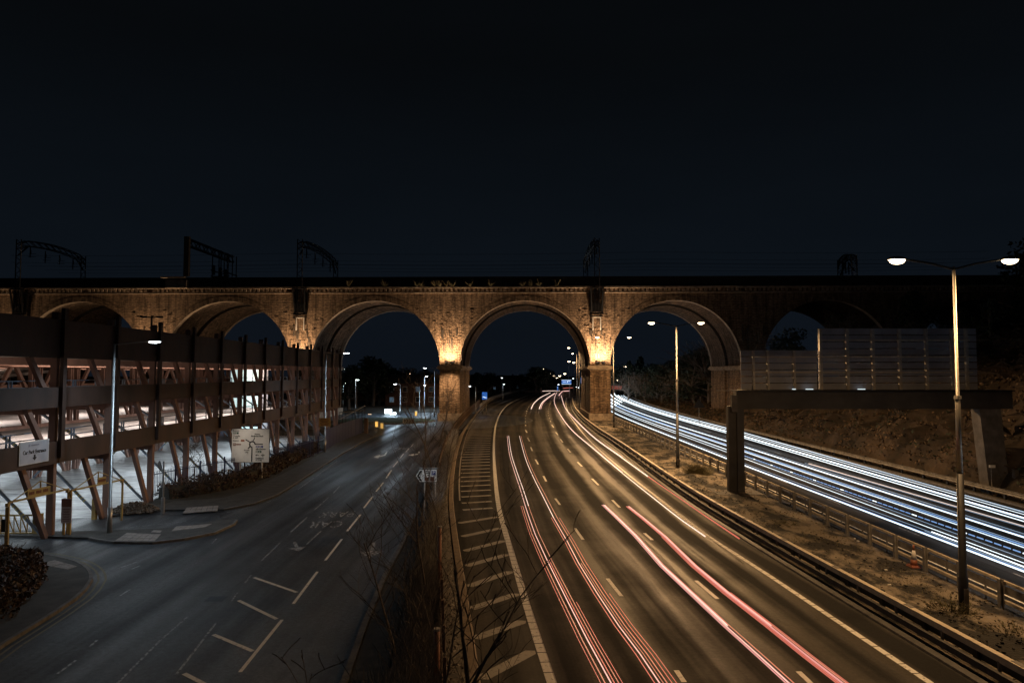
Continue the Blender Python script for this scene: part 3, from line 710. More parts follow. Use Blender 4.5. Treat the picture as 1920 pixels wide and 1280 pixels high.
# floodlights on the impost of each pier
flm = MB().box((0, 0, 0), (.55, .22, .42)); flm.box((0, .16, 0), (.62, .06, .5))
flm = flm.mesh('flood_body', M['blackm'])
fle = MB().box((0, 0, 0), (.48, .02, .34)).mesh('flood_lens', emat('floodlight lens', (1, .86, .66), 12, True))
pn = {2: 'leftmost', 3: 'second', 4: 'third', 5: 'fourth', 6: 'fifth'}
FLOODS = [(1, 4200, 0), (2, 6500, 0), (3, 7500, 0), (4, 9000, 1300), (5, 13000, 0)]
words_ = ['far left behind the car park', 'second from the left', 'below the left mast bracket', 'left of the motorway', 'between the carriageways']
for q, (pi_, pw, down) in enumerate(FLOODS):
    x = AX(pi_-1)+28.42/2
    p = VL(x, -.75, ZS+.55)
    t = thing('floodlight_pair', VL(x, -.35, ZS), 'pair of black floodlights shining up the viaduct, '+words_[q], 'floodlight', 'floodlights on the viaduct imposts', VR)
    for s in (-.5, .5):
        inst(flm, 'floodlight', t, (s, -.25, .45), rot=(R(55), 0, -s*.5)); inst(fle, 'lens', t, (s*.98, -.13, .58), rot=(R(-35), 0, -s*.5))
        MB().bar((s, -.25, 0), (s, -.25, .3), .07).build('bracket', M['blackm'], t, local=True)
    MB().bar((-.8, -.25, .05), (.8, -.25, .05), .1).build('mounting_rail', M['blackm'], t, local=True)
    for s in (-.55, .55):
        light('SPOT', 'flood_beam', VL(x+s*.9, -1.7, ZS+.5), pw*.34, WARM, None, spot=150, blend=1.0, size=.10, aim=VL(x+s*6, .6, ZS+7))
    light('SPOT', 'flood_beam', VL(x, -1.35, ZS+.6), pw*.9, WARM, None, spot=130, blend=1.0, size=.1, aim=VL(x, .3, ZS+5))
    if down:
        light('SPOT', 'flood_down', VL(x, -2.6, ZS-1.0), down*2.2, WARM, None, spot=110, blend=1.0, size=.1, aim=VL(x, .2, ZS-6))
# a glow on the far faces from lamps beyond
for i in (2, 3, 4, 5):
    light('SPOT', 'flood_beam', VL(AX(i)-4.5, 12.5, 3.0), 2600, WARM, None, spot=120, blend=1, size=.3, aim=VL(AX(i)+1, 15.5, ZS+12))

# weeds on the cornice
for k, x in enumerate((-31, -24.2, -18, -17.2, -14.6, -13.6, -12.4, -11.2, -8, -4, 2, 3.6, 5.2, 8.4)):
    mb = MB()
    for q in range(22):
        a = random.uniform(-1, 1); b = random.uniform(-.5, .2); h_ = random.uniform(.5, 1.5)
        mb.bar((0, 0, 0), (a*h_*.7, b*h_, h_*random.uniform(.3, 1)), .035)
    o = mb.build('cornice_weed', M['weed']); o.location = VL(x, -.72, ZT+1.2)
    o['group'] = 'dry weeds growing on the viaduct cornice'; tag(o, 'dry weed tuft on the viaduct cornice, %s from the left' % ('first','second','third','fourth','fifth','sixth','seventh','eighth','ninth','tenth','eleventh','twelfth','thirteenth','fourteenth')[k], 'weed')

# ---------------------------------------------------------------- overhead line portals on the viaduct
def lattice(mb, p0, p1, wd, n, ch=.14, up=(0,0,1)):
    p0, p1 = Vector(p0), Vector(p1); d = (p1-p0).normalized(); u = Vector(up); u = (u-d*u.dot(d)).normalized()
    a0, a1, b0, b1 = p0-u*wd/2, p1-u*wd/2, p0+u*wd/2, p1+u*wd/2
    mb.bar(a0, a1, ch); mb.bar(b0, b1, ch)
    for k in range(n):
        t0, t1 = k/n, (k+1)/n; A_, B_ = (a0, a1), (b0, b1)
        if k % 2: A_, B_ = B_, A_
        mb.bar(A_[0].lerp(A_[1], t0), B_[0].lerp(B_[1], t1), ch*.6)
def portal(px, label, top=34.4, far=DEP+1.2, arched=True, bracket=True, topw=0):
    Yc = 129; x = (px-960)/F*Yc; x = x/(1-(-.022)*(px-960)/F)
    t = thing('overhead_line_portal', VL(x, 0, 0), label, 'railway gantry', 'overhead line gantries on the viaduct', VR)
    zb = ZT+3.2
    y0 = -1.1 if bracket else .2
    m = MB(); lattice(m, (0, y0, zb-6.2 if bracket else zb), (0, y0, top), .95, 16, up=(1,0,0)); m.build('near_mast', M['galvd'] if not bracket else M['blackm'], t, local=True)
    m = MB().bar((.52, y0-.09, zb-4), (.52, y0-.09, top-.6), .09); m.build('mast_angle', M['galvd'], t, local=True)
    m = MB(); lattice(m, (0, far, zb-1), (0, far, top), .95, 12, up=(1,0,0)); m.build('far_mast', M['blackm'], t, local=True)
    m = MB(); N = 10
    if arched:
        pts = [(0, y0+(far-y0)*k/N, top-.2+.75*math.sin(math.pi*k/N)-(.7 if k in (0, N) else 0)) for k in range(N+1)]
    else: pts = [(0, y0+(far-y0)*k/N, top-.3) for k in range(N+1)]
    for a, b in zip(pts, pts[1:]):
        for sx_ in (-.42, .42):
            m.bar((sx_, a[1], a[2]), (sx_, b[1], b[2]), .16); m.bar((sx_, a[1], a[2]-1.0), (sx_, b[1], b[2]-1.0), .16)
            m.bar((sx_, a[1], a[2]), (sx_, b[1], b[2]-1.0), .10)
        m.bar((-.42, a[1], a[2]), (.42, b[1], b[2]), .08)
    m.build('truss_beam', M['blackm'], t, local=True)
    for s in (0, 1):
        yy = y0 if s == 0 else far; dy = 2.4 if s == 0 else -2.4
        MB().bar((0, yy, top-3), (0, yy+dy, top-1.0), .2).build('knee_brace', M['blackm'], t, local=True)
    for k in range(4):
        yy = y0+(far-y0)*(.16+.22*k)
        mb = MB().bar((0, yy, top-1), (0, yy, top-3.0-.4*(k % 2)), .14); mb.bar((0, yy-.6, top-2.9), (0, yy+1.5, top-2.6), .09); mb.bar((-.7, yy+.6, top-2.2), (.7, yy+.6, top-2.2), .08)
        mb.tube([(0, yy+.1, top-1.6), (0, yy+.1, top-2.2)], .13, 6); mb.build('dropper', M['blackm'], t, local=True)
    if bracket:
        z1, z0 = ZT+1.1, ZT-3.9
        mb = MB()
        for s in (-1, 1):
            mb.bar((s*1.15, -.35, z1), (s*1.05, -.25, z0), .35); mb.bar((s*1.15, -1.5, z1-.2), (s*.95, -.7, z0), .22)
            mb.bar((s*1.15, -.3, z1), (s*1.15, -1.5, z1-.2), .2)
        mb.bar((-1.2, -1.4, z1-.2), (1.2, -1.4, z1-.2), .25); mb.box((0, -.6, z0+1.1), (2.0, .5, 1.7)); mb.bar((-1.3, -.7, z0), (1.3, -.7, z0), .3); mb.bar((-1.2, -.8, z0-.5), (1.2, -.8, z0-.5), .22)
        for s in (-.35, .35): mb.bar((s, -1.1, z1), (s, -.8, z0), .14)
        mb.build('mast_bracket', M['blackm'], t, local=True)
        mb = MB()
        for s in (-.72, .72): mb.box((s, -.35, z0-1.9), (.17, .25, 2.4))
        mb.box((0, -.35, z0-.75), (1.5, .25, .12)); mb.build('bracket_leg', M['white'], t, local=True)
    return t
portal(563, 'arched lattice overhead line portal above the third pier, left of the centre arches')
portal(36, 'arched lattice overhead line portal at the far left end of the viaduct', top=34.6, far=18)
portal(1119, 'overhead line portal seen almost end on above the pier between the carriageways', arched=True)
t_ = portal(1607, 'faint overhead line portal above the dark right end of the viaduct', top=31.2, bracket=False, far=6)
# signal cantilever
x = (338-960)/F*129*.99
sg = thing('signal_cantilever', VL(x, -.9, 0), 'cantilevered signal gantry with a hanging cage on the viaduct left of the portal', 'signal gantry', None, VR)
MB().box((0, 0, 31.2), (.95, .7, 7.6)).build('mast', M['gantry'], sg, local=True)
mb = MB()
for zz in (34.6, 33.3):
    for s in (-.35, .35): mb.bar((s, 0, zz), (s, 20, zz), .2)
for k in range(12):
    for s in (-.35, .35): mb.bar((s, k*20/12, 34.6 if k % 2 else 33.3), (s, (k+1)*20/12, 33.3 if k % 2 else 34.6), .12)
mb.build('truss_arm', M['blackm'], sg, local=True)
mb = MB()
for yy in (12.5, 15.5, 18, 20):
    for s in (-.9, .9): mb.bar((s, yy, 34.6), (s, yy, 29.2), .16)
for zz in (29.2, 30.4):
    for s in (-.9, .9): mb.bar((s, 12.0, zz), (s, 20.6, zz), .2)
mb.box((0, 16.5, 29.1), (2.0, 8.6, .2)); mb.build('cage', M['blackm'], sg, local=True)
for yy in (13.2, 16.5, 19): MB().box((-1.0, yy, 30.6), (.35, .9, 2.0)).build('signal_head', M['blackm'], sg, local=True)
# contact wires
for k, (yy, zz) in enumerate(((4, 31.2), (8.5, 31.2), (13.5, 31.2), (18, 31.2), (4, 32.6), (18, 32.6))):
    pts = []
    for q in range(0, 61):
        xx = -100+q*3.2; pts.append(VL(xx, yy, zz-.35*math.sin(math.pi*(((xx+43.5) % 72)/72))))
    o = MB().tube(pts, .025, 3, False).build('contact_wire', M['blackm'])
    tag(o, 'thin overhead wire above the viaduct, %s, %s' % ('upper catenary' if zz > 32 else 'lower contact line', ('nearest parapet', 'second from the near parapet', 'third from the near parapet', 'farthest from the camera', 'nearest parapet', 'farthest from the camera')[k]), 'wire', 'overhead wires')

# ---------------------------------------------------------------- multi-storey car park
CPX = -25.2
cp = thing('multi_storey_car_park', (CPX, 32.6, 0), 'open rust brown three storey car park with leaning struts, beside the town road', 'car park')
CY = [32.6+5.15*k for k in range(14)]; CY[-1] = 98.6
FL = [0, 4.3, 7.35, 10.1]
rows = [CPX, CPX-15.8, CPX-31.6, CPX-47.4]
off = Vector((CPX, 32.6, 0))
def Lc(x, y, z): return Vector((x, y, z))-off
# floors
for k, z in enumerate(FL[1:]):
    o = MB().box((CPX-27.5, 65.6, z-.16), (54, 67, .30)).build('floor_slab', M['deckf'], cp)
struct(MB().poly([(CPX-.2, 31), (CPX-.2, 99), (CPX-56, 99), (CPX-56, 31)], -.02).build('car_park_floor', M['floor']))
struct(MB().poly([(CPX+.2, 36.2), W(200,969), W(0,985)+Vector((-14,0,0)), (CPX-56, 40), (CPX-56, 31.1), (CPX-.3, 31.1)], -.012).build('car_park_entrance_floor', M['floor']))
# columns
def col_mesh(h, wx=.32, wy=.40): 
    m = MB(); m.box((0, 0, h/2), (wx*.5, wy, h)); m.box((0, -wy/2+.06, h/2), (wx, .12, h)); m.box((0, wy/2-.06, h/2), (wx, .12, h)); return m.mesh('column', M['corten2'])
c_f = MB().box((0, 0, 6.15), (.36, .26, 12.3)).mesh('column', M['corten2'])
c_out = MB().box((.0, 0, 8.4), (.2, .30, 8.2)).mesh('column_fin', M['corten'])
c_i = col_mesh(10.0)
for r, x in enumerate(rows):
    for k, y in enumerate(CY):
        if r == 0:
            inst(c_f, 'column', cp, Lc(x-.05, y, 0)); inst(c_out, 'column_fin', cp, Lc(x+.42, y, 0))
        else: inst(c_i, 'column', cp, Lc(x, y, 0)); inst(c_i, 'column', cp, Lc(x, y+.95, 0)) if r < 2 else None
# leaning struts
def strut_mesh(h, dy, wd=.27):
    m = MB().bar((0, -dy, h), (0, 0, 0), wd, .24, up=(1,0,0)); return m.mesh('strut', M['corten2'])
for z0, z1, dy in ((0, 4.0, 2.0), (4.3, 7.05, 1.75), (7.35, 9.8, 1.7)):
    me = strut_mesh(z1-z0, dy); me2 = strut_mesh(z1-z0, -dy)
    for r, x in enumerate(rows):
        for k, y in enumerate(CY):
            if r < 2 or z0 == 0: inst(me, 'strut', cp, Lc(x-.05, y-.38, z0))
            if r and z0 == 0 or r == 1 and z0 > 7: inst(me2, 'strut', cp, Lc(x-.05, y+1.33, z0))
# spandrel panels on the facade, one per bay and floor
for (za, zb) in ((4.0, 5.2), (7.05, 8.15), (9.75, 11.85)):
    for k in range(-1, len(CY)-1):
        y0 = CY[k]+.02 if k >= 0 else 27.6; y1 = CY[k+1]-.02
        MB().box((CPX+.18, (y0+y1)/2, (za+zb)/2), (.24, y1-y0, zb-za)).build('spandrel_panel', M['corten'], cp)
    for r, x in enumerate(rows[1:]):
        MB().box((x, 65.6, za+.3), (.3, 66, .5)).build('floor_beam', M['corten2'], cp)
    MB().box((CPX-27, 99.15, (za+zb)/2), (54.5, .24, zb-za)).build('spandrel_panel', M['corten'], cp)
    MB().box((CPX-27, 30.7, (za+zb)/2), (54.5, .24, zb-za)).build('spandrel_panel', M['corten'], cp)
for k in range(len(CY)):
    for z in FL[1:]: MB().box((CPX-27, CY[k]+.1, z-.5), (54, .22, .42)).build('cross_beam', M['corten2'], cp)
# ramps zig-zag: sloping soffit seen on the upper level
for z in (4.3, 7.35):
    MB().hexa([Lc(CPX-22, 40, z-.1)+off, Lc(CPX-17, 40, z-.1)+off, Lc(CPX-17, 75, z+2.6)+off, Lc(CPX-22, 75, z+2.6)+off, Lc(CPX-22, 40, z+.15)+off, Lc(CPX-17, 40, z+.15)+off, Lc(CPX-17, 75, z+2.85)+off, Lc(CPX-22, 75, z+2.85)+off]).build('ramp', M['deckf'], cp)
# hand rails just inside the panels
for zf in (4.3, 7.35):
    for k in range(-1, len(CY)-1):
        y0 = CY[k]+.5 if k >= 0 else 28; y1 = CY[k+1]-.5
        m = MB()
        for zz in (1.42, 1.05) if zf < 5 else (1.15, .78): m.bar((CPX-.62, y0, zf+zz), (CPX-.62, y1, zf+zz), .06)
        ym = (y0+y1)/2
        for yy in (y0, ym-.12, ym+.12, y1): m.bar((CPX-.62, yy, zf), (CPX-.62, yy, zf+(1.42 if zf < 5 else 1.15)), .07)
        m.build('handrail', M['railsteel'], cp)
# raking pipe braces with hazard stripes
def brace(x0, y0, z0, x1, y1, z1):
    b = MB().tube([(x0,y0,z0),(x1,y1,z1)], .085, 6).build('pipe_brace', M['railsteel'], cp)
    a, c = Vector((x0,y0,z0)), Vector((x1,y1,z1)); m = MB()
    for k in range(5): t = .60+k*.042; m.tube([a.lerp(c, t), a.lerp(c, t+.02)], .093, 6)
    m.build('hazard_band', M['hazardy'], b, local=False)
for k in range(len(CY)):
    y = CY[k]
    brace(CPX-4.6, y+.2, 4.0, CPX-.6, y+.1, .1)
    if k % 1 == 0: brace(CPX-4.6, y-.9, 7.05, CPX-.6, y-.6, 4.35)
    if k % 2: brace(rows[1]+4, y, 4.0, rows[1]+.4, y, .1)
    brace(rows[1]-4, y, 4.0, rows[1]-.4, y, .1)
# painted bays on the ground level
for k in range(12):
    for xx in (CPX-6.5, CPX-12.5, CPX-20, CPX-27):
        MB().ribbon([(xx, CY[0]+5.1*k, 0), (xx-4.2, CY[0]+5.1*k, 0)], .1, .0).build('bay_line', M['painty'], cp)
# lit stair tower at the back of the building
st = thing('stair_tower', (XA(460, 90), 90, 0), 'brightly lit glazed stair core seen through the upper floors of the car park', 'stair tower')
m = MB().box((XA(460, 90), 91.6, 5), (3.8, 3, 10.1)); m.build('stair_wall', M['greywhite'], st)
for k in range(4):
    for j in range(3):
        xx = XA(460, 90)-1.45+k*.97; MB().box((xx, 90.06, 1.6+j*3.05+1.1), (.88, .05, 2.5)).build('window_pane', M['winglow'], st)
for k in range(5): MB().box((XA(460, 90)-1.93+k*.965, 90.0, 5), (.08, .12, 10)).build('mullion', M['railsteel'], st)
# pale back wall low at the rear, faintly violet
bw_ = MB().box((CPX-24, 98.7, 1.9), (30, .25, 3.8)).build('back_wall', mat('violet grey render', (.30,.24,.30), (.2,.17,.2), .8, ns=.5), cp)
# ceiling tubes
tm = MB().box((0, 0, 0), (.12, 1.5, .07)).mesh('ceiling_tube', M['tubelit'])
for z in FL[1:]:
    for r in range(3):
        for k in range(13):
            inst(tm, 'ceiling_tube', cp, Lc(CPX-5.5-15.8*r, CY[k]+2.5, z-.62)); inst(tm, 'ceiling_tube', cp, Lc(CPX-11-15.8*r, CY[k]+2.5, z-.62)) if r < 2 else None
COOL = (.80, .92, 1.0)
for r, xx in enumerate((CPX-8, CPX-24)):
    for k, y in enumerate((37, 50, 63, 76, 89)):
        light('AREA', 'car_park_light', (xx, y, 3.75), 820, COOL, cp, rot=(0, 0, 0), size=5, sizey=8)
        light('AREA', 'car_park_light', (xx, y, 6.75), 800, (1, .87, .80), cp, rot=(0, 0, 0), size=4, sizey=8)
        light('AREA', 'car_park_light', (xx, y, 9.5), 330, (1, .78, .62), cp, rot=(0, 0, 0), size=4, sizey=8)
        light('AREA', 'car_park_light', (xx, y, 8.0), 620, (1, .74, .58), cp, rot=(math.pi, 0, 0), size=3, sizey=6)  # added upward panel brightening the top storey ceiling, no fixture there
rl = thing('roof_lamp_post', (XA(282, 51), 51, 10.2), 'small unlit twin headed lamp standing on the car park roof', 'lamp post')
MB().tube([(0,0,0),(0,0,HZ(594,51)-10.2)], .06, 6).build('column', M['blackm'], rl, local=True)
for s in (-1, 1): MB().bar((0,0,HZ(594,51)-10.25), (s*.55,0,HZ(594,51)-10.2), .05).build('arm', M['blackm'], rl, local=True); MB().box((s*.6,0,HZ(594,51)-10.2), (.4,.22,.12)).build('lamp_head', M['blackm'], rl, local=True)
# sign on the facade
cs = thing('car_park_entrance_sign', (CPX+.34, 35.75, 4.82), 'pale rectangular Car Park Entrance sign with a down arrow on the brown panel', 'sign')
MB().box((CPX+.34, 35.75, 4.82), (.05, 2.1, 1.08)).build('sign_plate', M['greywhite'], cs)
MB().box((CPX+.335, 35.75, 4.82), (.045, 2.2, 1.18)).build('sign_border', M['white'], cs)
rs = (math.pi/2, 0, math.pi/2)
text('Car Park Entrance', .27, 'lettering', M['signblack'], cs, (CPX+.372, 35.75, 4.85), rs, .003, sx=.86, bold=.006)
ar = MB()
for q in ([(-.055,.16),(.055,.16),(.055,-.0),(-.055,-.0)],):
    pass
y_, z_ = 35.75, 4.53
P = [(-.07,.17),(.07,.17),(.07,.03),(.17,.03),(0,-.14),(-.17,.03),(-.07,.03)]
n0 = [(CPX+.374, y_+a, z_+b) for a, b in P]; ar.v = n0; ar.f = [(0, 1, 2, 6), (3, 4, 5)]
ar.build('down_arrow', M['signblack'], cs)
for k in range(7): MB().box((CPX+.372, 35.5+k*.09, 5.2), (.006, .06, .07)).build('faint_print', M['signback'], cs)
MB().box((CPX+.372, 35.35, 5.2), (.006, .1, .14)).build('crest', M['signback'], cs)

# ---------------------------------------------------------------- lamp posts
def lens_mesh(w_, l_, h_):
    m = MB(); n = 10; r = 4
    for i in range(r+1):
        a = i/r*math.pi/2
        for k in range(n): t = 2*math.pi*k/n; m.v.append((w_/2*math.cos(a)*math.cos(t), l_/2*math.cos(a)*math.sin(t), -h_*math.sin(a)))
    for i in range(r):
        for k in range(n): a0 = i*n+k; a1 = i*n+(k+1) % n; m.f.append((a0, a1, a1+n, a0+n))
    return m
def shell_mesh(w_, l_, h_, m_):
    q = lens_mesh(w_, l_, h_); q.v = [(x, y, -z) for x, y, z in q.v]; return q.mesh('lantern_shell', m_, smooth=True)
sl = lens_mesh(.62, .34, .17).mesh('sodium_lens', M['sodlens'], smooth=True); ss = shell_mesh(.72, .36, .14, M['galvd'])
def median_lamp(px, pyb, H, arm, label, en, sides=(-1, 1), loc=None):
    p = loc or W(px, pyb)
    t = thing('motorway_lamp_post', p, label, 'lamp post', 'sodium lamp posts along the motorway verge')
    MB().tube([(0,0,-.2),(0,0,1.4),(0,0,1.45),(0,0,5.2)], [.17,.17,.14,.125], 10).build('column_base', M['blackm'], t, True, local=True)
    MB().tube([(0,0,5.2),(0,0,H*.62),(0,0,H*.62+.02),(0,0,H)], [.105,.09,.07,.05], 10).build('column', M['colmetal'], t, True, local=True)  # upper length in pale steel, the lower length is black
    MB().box((0,-.15,.75), (.16,.05,.6)).build('access_door', M['galvd'], t, local=True)
    MB().tube([(0,0,H*.62-.05),(0,0,H*.62+.07)], .13, 10).build('collar', M['galvd'], t, local=True)
    for s in sides:
        MB().tube([(0,0,H-.1),(s*arm*.4,0,H+.12),(s*(arm-.25),0,H+.28)], .045, 6).build('bracket_arm', M['blackm'], t, local=True)
        inst(ss, 'lantern_shell', t, (s*arm, 0, H+.26)); inst(sl, 'lantern_lens', t, (s*arm, 0, H+.26))
        if en: light('SPOT', 'sodium_beam', p+Vector((s*arm, 0, H+.0)), en, SOD, t, rot=(0,0,0), spot=172, blend=.2, size=.22)
    return t
EN = 8800
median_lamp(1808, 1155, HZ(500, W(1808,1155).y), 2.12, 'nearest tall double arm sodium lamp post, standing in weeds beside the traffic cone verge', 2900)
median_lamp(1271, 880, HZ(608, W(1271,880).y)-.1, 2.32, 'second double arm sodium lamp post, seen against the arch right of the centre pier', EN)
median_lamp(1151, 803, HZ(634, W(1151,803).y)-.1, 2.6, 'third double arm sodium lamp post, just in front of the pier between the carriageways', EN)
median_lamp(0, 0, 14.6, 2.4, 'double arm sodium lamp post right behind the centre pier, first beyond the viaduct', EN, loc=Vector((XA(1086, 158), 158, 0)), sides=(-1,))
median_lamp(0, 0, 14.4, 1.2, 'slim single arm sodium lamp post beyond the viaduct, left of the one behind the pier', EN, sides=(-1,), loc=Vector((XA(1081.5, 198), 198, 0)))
ll = lens_mesh(.7, .30, .09).mesh('led_lens', M['ledlens'], smooth=True); ls = shell_mesh(.85, .34, .08, M['lampgrey'])
def led_lamp(p, H, arm, label, en, s=1, far=False, group='white street lamps along the town road', arm_z=.12, rz=0):
    t = thing('street_lamp', p, label, 'street lamp', group, rz)
    MB().tube([(0,0,-.1),(0,0,1.5),(0,0,1.52),(0,0,H)], [.13,.13,.09,.06], 9).build('column', M['lampgrey'], t, True, local=True)
    MB().tube([(0,0,H-.05),(s*arm*.5,0,H+arm_z*.7),(s*(arm-.3),0,H+arm_z)], .035, 6).build('bracket_arm', M['lampgrey'], t, local=True)
    inst(ls, 'lantern_shell', t, (s*arm, 0, H+arm_z)); inst(ll, 'lantern_lens', t, (s*arm, 0, H+arm_z))
    if en: 
        o = light('SPOT', 'led_beam', (0,0,0), en, LED, None, rot=(0,0,0), spot=160, blend=.5, size=.25); o.parent = t; o.location = (s*arm, 0, H+arm_z-.12)
    return t
LE = 1250
p = W(205, 1002); led_lamp(p, HZ(641, p.y)-.1, (288-213)/F*p.y, 'tall white street lamp in front of the brown car park, left of the mirror post', LE)
led_lamp(Vector((-21.5, -1.5, 0)), 10.4, 2.3, 'white street lamp beside the footbridge, behind the viewpoint', LE*.35)
p = W(609, 849); led_lamp(p, HZ(662, p.y)-.1, 2.3, 'white street lamp at the far end of the car park, carrying the small yellow notice', LE)
# lamps round the roundabout
for (px, pt, px2, Yd, lb, en) in ((751, 720, 741, 146, 'white street lamp on the roundabout, beside the bright shop sign', 2600), (815, 690, 797, 140, 'white street lamp hugging the left edge of the tall lit pier', 2600), (787, 722, 797, 152, 'dull white street lamp on the right side of the roundabout', 1400), (667, 712, 669, 135, 'bare grey lamp post left of the roundabout, its head unlit', 0), (644, 718, 648, 175, 'small white street lamp beyond the end of the car park', 300), (892, 724, 880, 150, 'short pole with a horizontal arm right of the tall lit pier', 0), (943, 720, 943, 230, 'thin grey pole far off through the centre arch', 0)):
    z = HZ(pt, Yd); led_lamp(Vector((XA(px, Yd), Yd, 0)), z-.1, max(.35, abs(px2-px)/F*Yd), lb, en, 1 if px2 >= px else -1, group=None)
p = Vector((XA(796, 168), 168, 0)); led_lamp(p, HZ(706, 168), .5, 'brightest white street lamp seen through the third arch, close left of the tall pier', 4200, group=None)

# far lamps of the motorway beyond the viaduct, each a small post with a glowing head
fl = lens_mesh(1.0, 1.0, .5)
flm1 = lens_mesh(1.5, .8, .55).mesh('far_lens', M['sodfar'], smooth=True); flw = lens_mesh(1.1, .7, .45).mesh('far_lens', M['ledfar'], smooth=True)
ORD = ['first','second','third','fourth','fifth','sixth','seventh','eighth','ninth','tenth','eleventh','twelfth','thirteenth','fourteenth','fifteenth','sixteenth','seventeenth','eighteenth','nineteenth','twentieth','twenty first','twenty second']
GAP = lambda px: 0 if px < 850 else 1 if px < 1105 else 2 if px < 1400 else 3
GN = ['third arch', 'centre arch', 'arch right of centre pier', 'far right edge']
farl = [(1019,691,420,0),(1028,695,380,0),(1033,700,470,0),(1038,704,440,0),(1044,708,480,0),(1049.5,704,400,0),(1051,710,520,0),(1059,700,340,0),(1172,687,330,0),(1159,712,520,0),(1162,711,420,0),(1148,705,380,1),(1148,710,430,0),(1246,688,300,1),(1067,677,260,0),(1076,679,300,0),
        (914,709,330,1),(921,710,340,1),(941,708,300,1),(961,708,420,1),(645,692,260,1),(691,721,300,1),(742,701,330,1),(748,702,330,1),(754,702,330,0),(760,702,330,1),(768,700,330,0),(733,731,260,1),(769,717,280,1),(771,715,300,0),(796,718,250,1),(670,721,270,1),(1912,583,140,1),(1884,632,150,1),(1075,709,360,1),(1047,720.5,300,1),(1081,725,260,1),(1085,726,260,1),(723,489,900,1),(1243,696,250,1)]
for k, (px, py, Yd, wh) in enumerate(farl):
    z = HZ(py, Yd); 
    if py > 560 and py < 480 or py == 489: continue
    g_i = GAP(px); rank = sorted(q[0] for q in farl if GAP(q[0]) == g_i and q[3] == wh).index(px)
    side = 'through the third arch left of the tall lit pier' if px < 830 else 'through the centre arch' if px < 1105 else 'through the arch right of the centre pier' if px < 1400 else 'at the far right edge'
    t = thing('distant_lamp', (XA(px, Yd), Yd, 0), 'tiny far %s lamp, %s of its colour from the left, %s' % ('white' if wh else 'amber', ORD[rank], GN[g_i]), 'distant lamp', 'distant lamps beyond the viaduct')
    sc = Yd/330*(.62 if wh else .85)
    inst(flw if wh else flm1, 'lens', t, (0, 0, z), sc=(sc, sc, sc)); MB().tube([(0,0,-1),(0,0,z)], .07, 4).build('column', M['lampgrey'], t, local=True)

# ---------------------------------------------------------------- crash barriers
WPROF = [(-.02,.0),(.02,.02),(.09,.07),(.09,.13),(.02,.17),(.09,.21),(.09,.27),(.02,.33),(-.02,.33),(-.02,.30),(.05,.24),(-.02,.17),(.05,.10)]
def along(line, step, y0, y1):
    acc = 0; res = []; nxt = 0
    for a, b in zip(line, line[1:]):
        L_ = (b-a).length
        while nxt <= acc+L_:
            t = (nxt-acc)/L_; p = a.lerp(b, t)
            if y0 <= p.y <= y1: res.append((p, math.atan2((b-a).y, (b-a).x)))
            nxt += step
        acc += L_
    return res
def cut(line, y0, y1): return [p for p in line if y0 <= p.y <= y1]
b1 = thing('crash_barrier', (13, 20, 0), 'long double rail steel crash barrier between the outbound lanes and the verge', 'crash barrier')
bl = cut(B1, 9, 290)
box = [(-.10,-.10),(.10,-.10),(.10,.10),(-.10,.10)]
MB().sweep([p+Vector((0,0,.68)) for p in bl], box).build('top_rail', M['railtop'], b1)
MB().sweep([p+Vector((-.28,0,.30)) for p in bl], [(-.08,-.1),(.06,-.1),(.06,.1),(-.08,.1)]).build('lower_rail', M['raildark'], b1)
MB().sweep([p+Vector((-.62,0,.0)) for p in bl], [(-.22,-.05),(.10,-.05),(.08,.09),(-.16,.07)]).build('base_strip', M['raildark'], b1)  # low strip along the barrier foot in the dark rail colour
MB().sweep([p+Vector((.22,0,.34)) for p in bl], [(-.03,-.12),(.03,-.12),(.03,.12),(-.03,.12)]).build('rear_rail', M['raildark'], b1)
pmh = MB().box((.16, 0, .36), (.12, .20, .84)); pmh.box((.08, 0, .70), (.20, .10, .10)); pmh = pmh.mesh('barrier_post', M['blackm'])
pml = MB().box((-.14, 0, .3), (.07, .08, .62)).mesh('barrier_strut', M['galvd'])
for p, a in along(B1, 2.4, 12, 170): inst(pmh, 'post', b1, p-Vector(b1.location)); inst(pml, 'strut', b1, p-Vector(b1.location)+Vector((0, 1.2, 0)) )
jm = MB().box((0, 0, .788), (.17, .42, .012)).mesh('rail_joint', M['galvd'])
for p, a in along(B1, 4.8, 12, 60): inst(jm, 'rail_joint', b1, p-Vector(b1.location)+Vector((0, .6, 0)), a-math.pi/2)

b2 = thing('crash_barrier', (18.6, 20, 0), 'tall post and rail steel barrier along the white headlight lanes, behind the traffic cone', 'crash barrier')
l2 = [Vector((X2(y, 18.55), y, 0)) for y in range(12, 300, 3)]
for z_, h_, w_, nm, mm in ((1.02, .10, .10, 'top_rail', 'railtop'), (.72, .30, .04, 'mid_rail', 'galvd'), (.33, .12, .14, 'lower_rail', 'railtop')):
    MB().sweep([p+Vector((.12 if nm != 'lower_rail' else .05,0,z_)) for p in l2], [(-w_/2,-h_/2),(w_/2,-h_/2),(w_/2,h_/2),(-w_/2,h_/2)]).build(nm, M[mm], b2)
ph = MB().box((-.06,0,.55), (.03,.16,1.22)); ph.box((.06,0,.55), (.03,.16,1.22)); ph.box((0,0,.55), (.12,.03,1.22)); ph.box((.1,0,1.0), (.14,.12,.14)); ph = ph.mesh('barrier_post', M['galvd'])
for p, a in along(l2, 2.36, 12, 230): inst(ph, 'post', b2, p-Vector(b2.location)+Vector((-.12,0,0))); MB
sm = MB().box((0,0,.5), (.05,.05,.9)).mesh('barrier_strut', M['galvd'])
for p, a in along(l2, 2.36, 12, 120): inst(sm, 'strut', b2, p-Vector(b2.location)+Vector((.12,1.18,0)))
